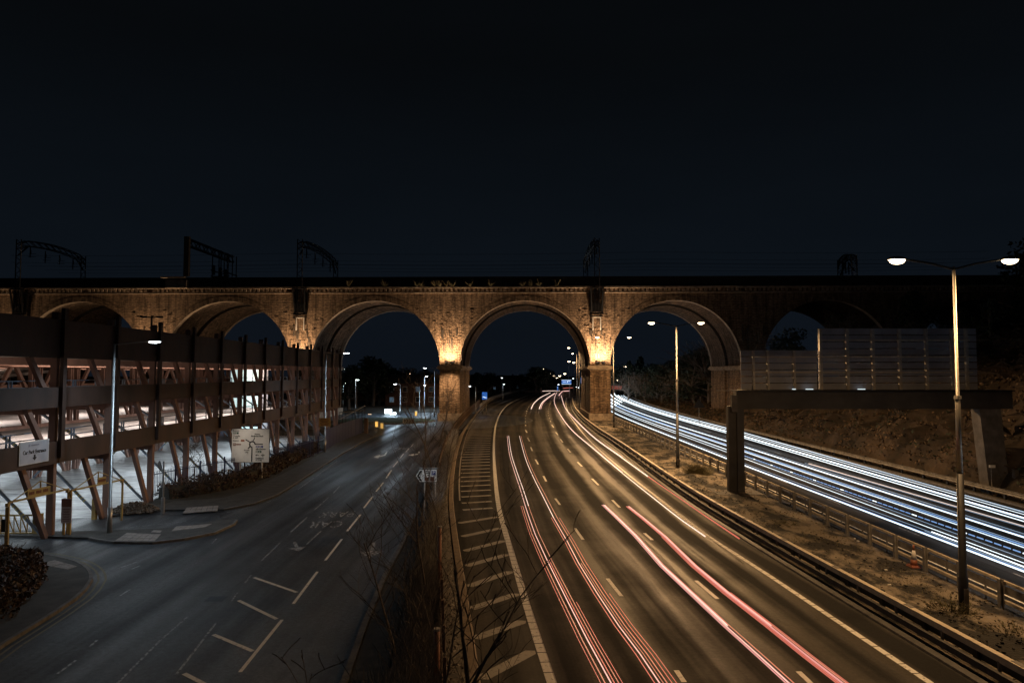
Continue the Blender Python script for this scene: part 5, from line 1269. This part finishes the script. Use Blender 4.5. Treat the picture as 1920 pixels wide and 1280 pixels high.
trail('broad pink pair of tail light trails starting in the middle of the road', None, Z1, [(B1_,'tailpink',.022,0),(B1_,'tailwide',.018,-.08),(B1_[:6],'tailwarm',.018,.07),(B1_,'tailsal',.016,.13),(B2_,'tailwide',.026,.04),(B2_,'tailred',.024,-.05),(B2_[:6],'tailpink',.02,.10),(B2_,'tailsal',.020,.14),(B2_[2:],'tailred',.014,-.12),(B2_[4:],'tailred',.010,.2)], G1)
C1 = [(1046,731),(1040,744),(1040,757),(1052,780),(1072,806),(1115,843),(1165,885),(1230,937),(1280,976),(1322,1005)]
C2 = [(1052,741),(1055,752),(1060,765),(1074,782),(1110,817),(1165,857),(1215,893),(1265,927),(1320,965),(1386,1009)]
trail('long thin tail light trail sweeping down the right lane from the far bend', None, .75, [(C1,'tailwarm',.03,0),(C1[:7],'tailpink',.035,.08)], G1)
trail('long thin reddening tail light trail closest to the verge barrier', None, .75, [(C2[:7],'tailwarm',.045,0),(C2[5:],'tailred',.035,0),(C2[:6],'tailpink',.03,.12)], G1)
trail('short pair of pink white tail light trails curving away at the far bend', None, .8, [([(996,766),(1002,755),(1015,744),(1032,736)],'tailwarm',.10,0),([(1011,766),(1017,754),(1029,744),(1040,737)],'tailwarm',.10,0),([(1011,766),(1017,754),(1029,744),(1040,737)],'tailpink',.06,.35)], G1)
trail('level pink tail light streak along the top of the far bend', None, 1.0, [([(1017,733),(1032,732.5),(1050,732.5)],'tailwarm',.10,0),([(1048,741),(1052,736),(1056,733),(1068,732.5)],'tailpink',.18,0)], G1)
trail('faint red tail light streak beyond the blue sign', None, 2.2, [([(1056,727.6),(1066,727),(1074,726.6)],'tailred',.12,0)], G1)
HL = [((1379,806),(1920,959),.022,'hlwhite',0,'thin white headlight trail nearest the rock cutting'),
 ((1379,809),(1920,964),.018,'hlwhite',0,'second thin white headlight trail from the rock cutting'),
 ((1379,813),(1920,971),.042,'hlhot',0,'broad bright white headlight trail near the cutting'),
 ((1379,816),(1920,977),.03,'hlwhite',0,'white headlight trail just inside the broad one near the cutting'),
 ((1379,829),(1920,986),.028,'hlpink',1,'warm white headlight trail starting part way along the lanes'),
 ((1379,832),(1920,1007),.038,'hlwhite',0,'white headlight trail in the middle lane left of the warm white one'),
 ((1379,839),(1920,1022),.034,'hlblue',0,'blue tinted headlight trail in the middle of the carriageway'),
 ((1379,841),(1920,1026),.022,'hlwhite',0,'thin white headlight trail beside the blue tinted one'),
 ((1379,848),(1920,1037),.034,'hlblue',2,'dashed blue flickering headlight trail'),
 ((1379,853),(1920,1055),.018,'hlwhite',0,'thin white headlight trail left of the dashed blue one'),
 ((1379,858),(1920,1062),.030,'hlhot',3,'hot white headlight trail that begins half way along'),
 ((1379,866),(1920,1071),.038,'hlwhite',0,'white headlight trail closest to the verge barrier')]
for k, (a, b, r_w, m, mode, lb) in enumerate(HL):
    z = .66; pa, pb = W(*a, z), W(*b, z); ys_ = []
    y_end = 262; y_st = 12
    if mode == 1: y_end = W(1492, 862, z).y
    if mode == 3: y_end = W(1675, 975, z).y
    P = []
    y = y_st
    xc = (pa.x+pb.x)/2
    while y <= y_end:
        if y < pa.y: x = pb.x+(pa.x-pb.x)*(y-pb.y)/(pa.y-pb.y)
        else: x = pa.x + bend(y)*1.0
        P.append(Vector((x, y, z))); y += 3 if y < 90 else 6
    t = thing('light_trail', P[0], lb, 'light trail', G2)
    if mode == 2:
        for q in range(0, 150):
            y0 = 14+q*.62
            if y0 > 72: break
            x0 = pb.x+(pa.x-pb.x)*(y0-pb.y)/(pa.y-pb.y); x1 = pb.x+(pa.x-pb.x)*(y0+.44-pb.y)/(pa.y-pb.y); MB().tube([(x0, y0, z), (x1, y0+.44, z)], r_w, 5).build('light_streak', M['hlblue' if q % 7 else 'hlwhite'], t)
        MB().tube([p for p in P if p.y >= 70], r_w, 5).build('light_streak', M['hlwhite'], t)
    else:
        rr_w = [r_w*(1+max(0, p.y-45)/90) for p in P]
        MB().tube(P, rr_w, 5).build('light_streak', M[m], t)
        MB().tube([p+Vector((.42 if k % 2 else -.36,0,.05)) for p in P if p.y > 18], .014, 4).build('light_streak', M['hldim'], t)
        if r_w > .034: MB().tube([p+Vector((.16,0,.0)) for p in P if p.y > 20], r_w*.45, 5).build('light_streak', M['hlblue'], t)
        if r_w > .034 and k % 2 == 0: MB().tube([p+Vector((-.2,0,.02)) for p in P], r_w*.4, 5).build('light_streak', M['hlwhite'], t)
# merged glare of headlights far away
t = thing('light_trail', (X2(235, 22), 235, .7), 'merged dazzling knot of headlights at the far end, just right of the centre pier', 'light trail', G2)
for k in range(7):
    xx = 20.0+k*1.6; MB().tube([Vector((X2(y, xx), y, .75)) for y in range(150+k*9, 290, 8)], .13, 5).build('light_streak', M['hlhot'], t)
t = thing('light_trail', (X2(240, 22), 240, 3), 'dull red streak of a high vehicle at the far right bend', 'light trail', G1)
for k in range(3): MB().bar((XA(1147, 240), 240, HZ(724+k*2.2, 240)), (XA(1166, 244), 244, HZ(724+k*2.2, 244)), .12).build('light_streak', M['tailred'], t)
light('AREA', 'headlight_glow', (X2(205, 26), 205, 2.0), 900, LED, rot=(R(90), 0, 0), size=6)

# ---------------------------------------------------------------- cutting and hill on the right
ct = MB(); CYs = [14+1.0*i for i in range(0, 240)]; prof = 44
for Y in CYs:
    for k in range(prof):
        t = k/(prof-1); hgt = 13.5*min(1, max(.28, (150-Y)/75)) if Y < 140 else 2.5
        x = X2(Y, 35.9)+t*17; z = hgt*(t**.72)
        v = Vector((x*.22, Y*.22, z*.3)); nzv = noise.fractal(v, .8, 2.2, 6)*1.9 + (.5-abs(noise.noise(Vector((x*.5, Y*.45, z*.25)))))*2.2
        x += nzv*min(1, t*6)*1.3; z += noise.noise(Vector((x*.9, Y*.9, 2)))*.8*min(1, t*5)
        ct.v.append((x, Y, z))
for i in range(len(CYs)-1):
    for k in range(prof-1): a = i*prof+k; ct.f.append((a, a+1, a+prof+1, a+prof))
struct(ct.build('rock_cutting', M['rock'], smooth=False))
hl = MB(); nx_, ny_ = 26, 40
for j in range(ny_):
    for i in range(nx_):
        Y = 14+j*7; x = X2(min(Y, 260), 52.0)+i*6; hgt = 13.5*min(1, max(.28, (150-Y)/75)) if Y < 140 else 3
        z = hgt-.6+i*.55*(1 if Y < 140 else .6)+noise.noise(Vector((x*.05, Y*.05, 0)))*1.6; hl.v.append((x, Y, z))
for j in range(ny_-1):
    for i in range(nx_-1): a = j*nx_+i; hl.f.append((a, a+1, a+nx_+1, a+nx_))
struct(hl.build('hillside', M['earth'], smooth=True))

# ---------------------------------------------------------------- vegetation
rnd = random.Random(21)
def leafquads(mb, c, r, s, rr, up=.0):
    c = Vector(c)
    a = Vector((rr.gauss(0,1), rr.gauss(0,1), rr.gauss(0,1))).normalized(); b = a.cross(Vector((rr.gauss(0,1), rr.gauss(0,1), rr.gauss(0,1)))).normalized()
    mb.quad(c-a*s, c-b*s*.55, c+a*s, c+b*s*.55)
def branchy(trunk, twigs, p, d, L_, r, depth, rr, spread=.7, up=.25, minr=.004):
    pts = [p.copy()]; rs = [r]; n = 5
    for k in range(n):
        d = (d+Vector((rr.gauss(0,.12), rr.gauss(0,.12), rr.gauss(0,.10)+up*.12))).normalized(); p = p+d*L_/n; pts.append(p.copy()); rs.append(max(minr, r*(1-.55*(k+1)/n)))
    (trunk if depth == 0 else twigs).tube(pts, rs, 6 if depth == 0 else 4 if depth == 1 else 3, depth < 2)
    if depth >= 3: return
    m = (7, 4, 2)[depth]
    for k in range(m):
        t = rr.uniform(.25, 1) if depth else .3+.7*(k+.5)/m; i = min(n-1, int(t*n)); q = pts[i].lerp(pts[i+1], t*n-i)
        a = rr.uniform(0, 2*math.pi); side = Vector((math.cos(a), math.sin(a), 0)); nd = (d*(1-spread)+side*spread+Vector((0,0,up))).normalized()
        branchy(trunk, twigs, q, nd, L_*rr.uniform(.38, .58), max(minr, rs[i]*.55), depth+1, rr, spread, up, minr)
def sapling(px, Y, H_, label, r=.04, lean=(0,0), seed=0, name='bare_sapling', grp='bare saplings between the two roads', spread=.6, minr=.005):
    rr = random.Random(seed); p = Vector((XA(px, Y), Y, 0)); t = thing(name, p, label, 'tree', grp)
    a, b = MB(), MB(); branchy(a, b, Vector((0,0,0)), Vector((lean[0], lean[1], 1)).normalized(), H_, r, 0, rr, spread, .3, minr)
    a.build('trunk', M['bark'], t, local=True); b.build('branches', M['bark'], t, local=True); return t
sapling(775, 11.5, 4.3, 'tallest bare sapling with a straight dark trunk in the foreground scrub', .06, (.03, 0), 3, minr=.009)
sapling(742, 10.5, 3.5, 'bare sapling reaching left over the town road kerb in the foreground', .045, (-.25, .05), 5, minr=.008)
sapling(800, 14, 4.6, 'bare sapling just right of the tallest one, thin and upright', .035, (.0, 0), 8)
sapling(868, 9.6, 3.6, 'bare shrub rising in front of the hatched strip at the bottom edge', .013, (.06, .05), 11, minr=.003)
sapling(905, 9.2, 2.8, 'low thin bare shrub over the lower hatch bars', .010, (.12, .1), 14, minr=.0028)
sapling(760, 20, 4.2, 'bare sapling beside the road kerb, in front of the parking sign', .04, (-.04, 0), 17)
sapling(806, 26, 5.0, 'tall bare sapling right below the parking sign', .045, (.0, 0), 19)
sapling(781, 33, 4.6, 'bare sapling close left of the parking sign', .04, (-.05, 0), 23)
sapling(826, 36, 4.6, 'bare sapling close right of the parking sign', .04, (.03, 0), 29)
sapling(838, 52, 5.5, 'slender bare tree against the foot of the tall lit pier', .05, (-.05, 0), 31)
sapling(812, 60, 6.5, 'wide bare tree in front of the bright roundabout', .07, (-.12, 0), 37, minr=.012)
sapling(800, 72, 6.8, 'pale twiggy bare tree left of the tall lit pier', .08, (-.08, 0), 41, minr=.014)
sapling(825, 84, 7.0, 'bare tree at the base of the tall lit pier', .09, (0, 0), 43, minr=.014)
for k, (px, Yd, h_, wh) in enumerate(((722,12.5,2.2,'at the town road kerb in the lower centre'),(758,13.2,2.6,'between the two tallest foreground saplings'),(790,12,3.0,'beside the capped reddish pole'),(748,17,2.8,'on the kerb side of the capped pole'),(815,18,3.2,'leaning over the timber fence'),(770,24,3.4,'half way to the parking sign'),(795,29,3.4,'just before the parking sign'))):
    sapling(px, Yd, h_, 'fine twiggy grey sapling '+wh, .016, (rnd.uniform(-.1,.1), 0), 200+k, spread=.62, minr=.0045)
# thicket of dry stems
for k in range(4):
    rr = random.Random(50+k); mb = MB()
    for q in range(900):
        Y = rr.uniform((9.5, 16, 26, 45)[k], (18, 28, 48, 92)[k]); xl = at_y(rk, Y)+1.6; xr = at_y(K_l, Y)-1.05; x = xl+(xr-xl)*rr.random()**1.2
        h_ = rr.uniform(.5, 1.9); a, b = rr.gauss(0,.16), rr.gauss(0,.16); r_0 = .007+.0002*Y
        r_0 *= 1.5; mb.tube([(x,Y,0),(x+a*h_*.5,Y+b*h_*.5,h_*.6),(x+a*h_*1.3,Y+b*h_,h_)], [r_0, r_0*.8, r_0*.4], 3, False)
        if q % 2: mb.tube([(x+a*h_*.4,Y+b*h_*.4,h_*.5),(x+a*h_*.4+rr.uniform(-.3,.3),Y+b*h_*.4,h_*.9)], [r_0*.6, r_0*.3], 3, False)
    o = mb.build('dry_stems', M['drystem'], kind='stuff'); tag(o, 'thicket of dry leafless stems in the strip between the roads, %s' % ('nearest the camera', 'beyond the capped pole', 'around the parking sign', 'stretching to the lit pier')[k], 'dry scrub')
# leaf litter in the strip
mb = MB(); rr = random.Random(5)
for q in range(9000):
    Y = 9.5+rr.random()**1.6*60; xl = at_y(rk, Y)+1.5; xr = at_y(K_l, Y)-.3; leafquads(mb, (xl+(xr-xl)*rr.random(), Y, rr.uniform(.05,.4)), 0, rr.uniform(.03,.07), rr)
tag(mb.build('leaf_litter', M['drystem'], kind='stuff'), 'brown leaf litter and brambles under the bare saplings', 'leaf litter')
# hedges
def hedge(line, wd, ht, n, label, seed, ls=.05, mat_='leafbrown'):
    rr = random.Random(seed); c = line[len(line)//2]; t = thing('hedge', (c.x, c.y, 0), label, 'hedge')
    L_ = [0]; 
    for a, b in zip(line, line[1:]): L_.append(L_[-1]+(b-a).length)
    mb = MB(); st_b = MB()
    for q in range(n):
        s = rr.random()*L_[-1]; i = max(k for k in range(len(L_)) if L_[k] <= s); i = min(i, len(line)-2)
        a, b = line[i], line[i+1]; p = a.lerp(b, (s-L_[i])/max(1e-6, L_[i+1]-L_[i])); d = (b-a).normalized(); sd = Vector((d.y,-d.x,0))
        th = rr.uniform(0, math.pi); lump = 1+.5*noise.noise(Vector((p.x*.8, p.y*.8, th*1.5))); rad = (1-.25*rr.random()**2)*lump
        leafquads(mb, p+sd*math.cos(th)*wd/2*rad+Vector((0,0,.05+math.sin(th)**.7*ht*rad)), 0, ls*rr.choice((.5,.7,.9,1.1,1.4,1.9)), rr)
        if q % 60 == 0: st_b.bar(p, p+sd*math.cos(th)*wd*.5+Vector((0,0,ht*1.12)), .02)
    o = mb.build('leaves', M[mat_], t, kind='stuff'); st_b.build('stems', M['bark'], t, kind='stuff')
    core = MB(); 
    core.sweep([Vector((p.x,p.y,0)) for p in line], [(-wd*.36,0),(wd*.36,0),(wd*.3,ht*.7),(0,ht*.86),(-wd*.3,ht*.7)]); core.build('hedge_core', M['earth'], t)
hl1 = smooth_poly([Vector((p.x-.9, p.y+.25, 0)) for p in PX([(328,938),(420,922),(470,908),(520,888),(560,868),(600,848)])], 1.5)
hedge(hl1, 1.9, 1.15, 15000, 'long low brown leaved hedge between the footway and the navy railings', 61, .07)
hl2 = [Vector((-24.5, 26.8, 0)), Vector((-22.0, 27.6, 0)), Vector((-20.5, 28.6, 0)), Vector((-19.6, 30.2,0)), Vector((-20.6, 31.8, 0)), Vector((-26, 33.5, 0))]
hl2 = [W(-190,1230), W(-70,1175), W(-5,1125), W(18,1092), W(-5,1068), W(-140,1062)]
hedge(smooth_poly(hl2, .8), 2.3, .95, 12000, 'dark rounded hedge in the lower left corner on the footway', 62, .06)
hp_ = MB(); rr = random.Random(9)
c = W(246, 962)
for q in range(2600):
    a = rr.uniform(0, 2*math.pi); d = rr.random()**.6; leafquads(hp_, (c.x+math.cos(a)*d*1.5, c.y+math.sin(a)*d*1.1+.4, .12+.55*(1-d*d)*rr.random()), 0, rr.uniform(.05,.11), rr)
tag(hp_.build('leaf_heap', mat('dead leaf heap', (.30,.24,.19), (.10,.07,.05), .8, ns=8), kind='stuff'), 'heap of dead leaves at the foot of the car park column by the navy railings', 'leaf heap')
# shrub climbing at the end of the car park
for k, (px, Yd, h_) in enumerate(((500,66,3.2),(540,73,3.6),(566,80,4.0),(590,86,4.2),(345,54,2.6),(370,57,2.8))):
    sapling(px, Yd, h_, ('twiggy shrub growing up the car park columns, '+('just right of the map sign','second right of the map sign','third right of the map sign','by the yellow notice','behind the navy railings near the mirror post','behind the railings left of the map sign')[k]), .04, (0,0), 70+k, 'bare_shrub', 'bare shrubs behind the navy railings', .7, .012)

# verge weeds and litter
def weed_clump(x, Y, r, h_, n, label, seed):
    rr = random.Random(seed); t = thing('verge_weeds', (x, Y, 0), label, 'weeds', 'weed clumps on the motorway verge'); a, b = MB(), MB()
    for q in range(n):
        an = rr.uniform(0, 2*math.pi); d = r*rr.random()**.7; px, py = math.cos(an)*d, math.sin(an)*d; hh = h_*rr.uniform(.3,1)*(1-.5*d/r)
        tip = (px*1.5+rr.gauss(0,.05), py*1.5+rr.gauss(0,.05), hh+.1); a.tube([(px*.6,py*.6,0),(px,py,hh*.6),tip], [.006+.0001*Y,.005+.0001*Y,.003], 3, False)
        for s in range(4): u = rr.random(); leafquads(b, (px+(tip[0]-px)*u, py+(tip[1]-py)*u, .1+hh*u), 0, rr.uniform(.02,.05), rr)
    a.build('stems', M['weed'], t, local=True); b.build('leaves', M['weed'], t, local=True)
p = W(1808,1155); weed_clump(p.x-.35, p.y+.1, .75, .75, 170, 'leafy weed clump round the foot of the nearest sodium lamp post', 1)
p = W(1310,890); weed_clump(p.x, p.y, 1.15, 1.35, 420, 'spiky dry weed clump by the foot of the sign gantry leg', 2)
p = W(1168,812); weed_clump(p.x, p.y, 1.3, 1.2, 90, 'dry weeds behind the third sodium lamp post on the verge', 3)
p = W(1470,985); weed_clump(p.x, p.y, .6, .3, 70, 'small flattened weed tuft on the stony verge beyond the traffic cone', 4)
p = W(1900,1195); weed_clump(p.x, p.y, .8, .35, 90, 'low weeds on the verge at the lower right edge', 5)
p = W(1120,790); weed_clump(p.x+.6, p.y+2, .9, .6, 40, 'weeds at the foot of the centre pier', 6)
rr = random.Random(77); pb_ = MB(); lt = MB()
for q in range(2600):
    Y = 14+rr.random()**1.5*110; xa_ = at_y(B1, Y)+.1; xb_ = X2(Y, 18.3); x = rr.uniform(xa_, xb_); s = rr.uniform(.012,.05)
    pb_.box((x, Y, .10+.1*math.sin(math.pi*(x-xa_)/(xb_-xa_))), (s*2, s*1.6, s), rz=rr.uniform(0,3))
tag(pb_.build('verge_stones', M['dirt'], kind='stuff'), 'scattered small stones over the dirt verge between the barriers', 'stones')
gb = MB()
for q in range(9000):
    Y = 12+rr.random()**1.4*90; xa_ = at_y(B1, Y)-.2; xb_ = X2(Y, 18.6); x = rr.uniform(xa_, xb_)
    if noise.noise(Vector((x*.45, Y*.45, 9))) < .12: continue
    h_ = rr.uniform(.03,.16); a, b = rr.gauss(0,.05), rr.gauss(0,.05); z0 = .03+.13*math.sin(math.pi*max(0,min(1,(x-xa_)/(xb_-xa_))))
    gb.v += [(x-.012,Y,z0),(x+.012,Y,z0),(x+a,Y+b,z0+h_)]; n = len(gb.v); gb.f.append((n-3,n-2,n-1))
tag(gb.build('verge_grass', M['weed'], kind='stuff'), 'thin dry grass patches on the motorway verge', 'grass')
# bits of litter on the verge
for k, (px, py, lb) in enumerate(((1661,1076,'small white scrap of litter on the verge below the traffic cone'),(1603,1016,'pale scrap of litter by the third barrier post left of the cone'),(1609,1021,'round pale stone sized scrap by the barrier post left of the cone'),(1668,1105,'crumpled pale scrap near the near crash barrier'))):
    p = W(px, py); o = MB().box((0,0,0), (.11,.08,.05), rz=k).build('litter', M['white']); o.location = p+Vector((0,0,.2)); tag(o, lb, 'litter', 'scraps of litter on the verge')
# scrub on the cutting
mb = MB()
for q in range(9000):
    i = rr.randrange(len(CYs)-1); k = rr.randrange(prof-14, prof) if rr.random() < .6 else rr.randrange(0, 9) if rr.random() < .7 else rr.randrange(0, prof); v = ct.v[i*prof+k]
    leafquads(mb, (v[0]+rr.gauss(0,.4), v[1]+rr.gauss(0,.8), v[2]+rr.uniform(0,.5)), 0, rr.uniform(.08,.22), rr)
tag(mb.build('cutting_scrub', M['leafdark'], kind='stuff'), 'dark brambles along the foot and the lip of the rock cutting', 'scrub')

mb = MB()
for q in range(60000):
    i = min(len(CYs)-2, int(len(CYs)*rr.random()**1.3)); k = rr.randrange(0, prof-1); v = ct.v[i*prof+k]; cl_ = noise.noise(Vector((v[0]*.5, v[1]*.5, v[2]*.5)))
    if cl_ < -.12: continue
    leafquads(mb, (v[0]+rr.gauss(0,.35)-.1, v[1]+rr.gauss(0,.5), v[2]+rr.uniform(0,.5)*(.4+cl_)), 0, rr.uniform(.05,.17)*(1+.004*v[1]), rr)
tag(mb.build('bank_growth', M['heath'], kind='stuff'), 'brown matted winter growth covering the rock cutting', 'undergrowth')
# trees beyond, dark against the sky
def crown_tree(H_, W_, n, seed, conifer=False, bare=False):
    rr = random.Random(seed); tr, cr = MB(), MB(); pts = [Vector((0,0,-.5))]; p = Vector((0,0,0))
    tr.tube([(0,0,-.5),(rr.gauss(0,.1),0,H_*.4),(rr.gauss(0,.25),rr.gauss(0,.2),H_*.9)], [H_*.028,H_*.02,H_*.006], 6)
    cl = []
    for k in range(13):
        a = rr.uniform(0, 2*math.pi); z = H_*rr.uniform(.3,.92); rad = W_/2*(1-.9*(z/H_)**2 if not conifer else (1-z/H_)*1.3); d = rad*rr.uniform(.3,.95)
        q = Vector((math.cos(a)*d, math.sin(a)*d, z)); tr.tube([(0,0,z*.6),(q.x*.6,q.y*.6,z*.9),tuple(q)], [H_*.012,H_*.007,H_*.002], 4, False); cl.append((q, W_*(.13+.12*rr.random())*(1.0 if not conifer else .7)))
    if conifer: cl += [(Vector((0,0,H_*z)), W_*.5*(1-z)*.8+.3) for z in (.25,.4,.55,.7,.8,.9,.97)]
    if bare:
        for q, r_ in cl:
            for s in range(22): e_ = q+Vector((rr.gauss(0,1),rr.gauss(0,1),abs(rr.gauss(0,1))+.3))*r_*.9; tr.tube([tuple(q), tuple(e_)], [H_*.003,H_*.0012], 3, False)
        for s in range(n//3): q, r_ = rr.choice(cl); leafquads(cr, q+Vector((rr.gauss(0,1),rr.gauss(0,1),rr.gauss(0,1)))*r_*.7, 0, H_*.010, rr)
    else:
        for s in range(n): q, r_ = rr.choice(cl); v = Vector((rr.gauss(0,1),rr.gauss(0,1),rr.gauss(0,1))).normalized()*r_*rr.uniform(.5,1.1); leafquads(cr, q+v, 0, H_*rr.uniform(.016,.034), rr)
    return tr.mesh('trunk', M['bark']), cr.mesh('crown', M['leafdark'])
TM = [crown_tree(12, 10, 1300, 1), crown_tree(14, 9, 1300, 2), crown_tree(15, 5, 1100, 3, conifer=True), crown_tree(12, 10, 500, 4, bare=True), crown_tree(10, 12, 1300, 6)]
def far_tree(px, Yd, top, kind, label, grp, zb=0.0, wk=1.0):
    ztop = HZ(top, Yd); H0 = (12, 14, 15, 12, 10)[kind]; s = max(.2, (ztop-zb)/H0); t = thing('tree', (XA(px, Yd), Yd, zb), label, 'tree', grp, rnd.uniform(0, 6))
    t.scale = (s*wk, s*wk, s); inst(TM[kind][0], 'trunk', t, (0,0,0)); inst(TM[kind][1], 'crown', t, (0,0,0))
KN = ['round crowned leafy tree', 'upright leafy tree', 'pointed conifer', 'bare wintry tree', 'low broad bushy tree']
tl = [(655,170,684,1),(668,185,690,0),(690,200,674,2),(700,190,668,1),(712,195,672,2),(724,210,680,0),(741,220,690,1),(760,230,688,0),(778,215,695,4),(800,225,693,1),(838,260,700,0),
      (880,300,702,0),(893,300,698,1),(907,310,700,4),(921,320,697,0),(938,330,704,4),(956,330,703,0),(975,330,701,1),(992,340,698,0),(1004,300,688,1),(1014,310,686,0),(1024,320,690,1),(1036,330,702,4),(1052,350,706,0),(1070,380,708,4),(1090,390,706,0),
      (1163,300,690,0),(1172,260,684,4),(1180,250,676,2),(1192,240,681,0),(1201,250,668,2),(1216,230,680,0),(1232,220,683,1),(1248,210,680,0),(1262,200,676,1),(1280,190,672,3),(1298,180,664,0),(1315,172,655,1),(1330,165,645,0),(1350,158,636,3),(1370,155,640,1),
      (1178,215,700,3),(1210,200,704,3),(1240,190,706,4),(1268,180,704,3),(1300,170,706,4)]
side_ = lambda px: 'seen through the third arch' if px < 830 else 'seen through the centre arch' if px < 1105 else 'seen through the arch right of the centre pier'
for k, (px, Yd, top, kd) in enumerate(tl):
    near = ['beyond the end of the car park', 'above the navy hoarding', 'left of the blazing shop signs', 'behind the blazing shop signs', 'right of the blazing shop signs', 'hard against the tall lit pier'] if px < 850 else None
    g_i = GAP(px); rank = sorted(q[0] for q in tl if GAP(q[0]) == g_i and q[3] == kd).index(px)
    lo, hi = (640, 830) if px < 850 else (860, 1105) if px < 1105 else (1150, 1388)
    fr_ = (px-lo)/(hi-lo); pos = 'at %d%% of the opening from its left edge' % round(fr_*100)
    far_tree(px, Yd, top, kd, '%s, %s such from the left, %s' % (KN[kd], ORD[rank], GN[g_i]), 'dark trees beyond the viaduct', wk=1.5)
for k, (x, Yd, zb, top, kd) in enumerate(((48, 62, 12, 640, 0),(52, 74, 12.5, 560, 1),(56, 84, 12.5, 575, 0),(47, 88, 10, 620, 3),(60, 70, 14, 520, 1),(66, 82, 14, 470, 0),(72, 92, 14, 450, 1),(62, 58, 13, 500, 3),(50, 104, 8, 590, 3),(46, 112, 6, 613, 0),(54, 112, 8, 590, 1),(44, 118, 4, 618, 3),(78, 100, 14, 440, 0),(58, 98, 12, 560, 0),(64, 108, 12, 545, 1),(49, 96, 10, 610, 4), (70, 111, 12, 560, 0))):
    px = 960+x/Yd*F; far_tree(px, Yd, top, kd, '%s on the dark hillside %s' % (KN[kd], ('close behind the sign gantry','behind the gantry sign','behind the stepped end of the sign','left of the stepped sign','behind the near lamp column','right of the near lamp column','under the right lamp of the near post','beside the top of the near lamp column','against the small dark arch','just left of the small dark arch','right of the small dark arch','right of the lit arch rim','tallest on the skyline','above the sign top','highest behind the sign','low behind the sign','filling the last dark arch')[k]), 'trees on the hillside right of the viaduct', zb)
# a line of dark buildings far beyond
def house(px, Yd, w_, d_, h_, label, lit=0, wins=4, cat='building'):
    x = XA(px, Yd); t = thing('house' if w_ < 16 else 'building', (x, Yd, 0), label, cat)
    MB().box((0,0,h_/2), (w_,d_,h_)).build('wall', M['brickbldg'], t, local=True)
    rr_ = MB(); a, b = w_/2+.4, d_/2+.4; n = [( -a,-b,h_),(a,-b,h_),(a,b,h_),(-a,b,h_),(-a+1.5,0,h_+2.4),(a-1.5,0,h_+2.4)]; rr_.v = n; rr_.f = [(0,1,5,4),(1,2,5),(2,3,4,5),(3,0,4),(3,2,1,0)]; rf_ = rr_.build('roof', M['roof'], t, local=True)
    MB().box((w_*.2, .6, h_+2.2), (.8,.8,1.8)).build('chimney', M['brickbldg'], t, local=True)
    for q in range(wins):
        for f in range(max(1, int(h_//3))):
            xx = -w_/2+w_*(q+.5)/wins; m_ = M['winblue'] if (q+f*3+int(px)) % 5 < lit else M['glassd']
            fr2 = MB().box((xx, -d_/2-.03, 1.6+f*2.9), (1.3,.1,1.5)).build('window', M['white'], t, local=True); MB().box((xx, -d_/2-.09, 1.6+f*2.9), (1.1,.04,1.3)).build('pane', m_, fr2, local=True)
house(800, 196, 22, 9, 6.2, 'dark low brick building right of the blazing shop signs, with two dim blue windows', 1, 6)
house(770, 205, 14, 8, 4.2, 'small dark building behind the roundabout grass', 1, 4)
house(726, 222, 26, 9, 4.4, 'flat dark shop building carrying the blazing white signs', 0, 5)
house(900, 350, 18, 9, 5.5, 'faint distant building through the left of the centre arch', 1, 6)
house(952, 380, 14, 9, 5.5, 'faint distant house through the middle of the centre arch', 1, 4)
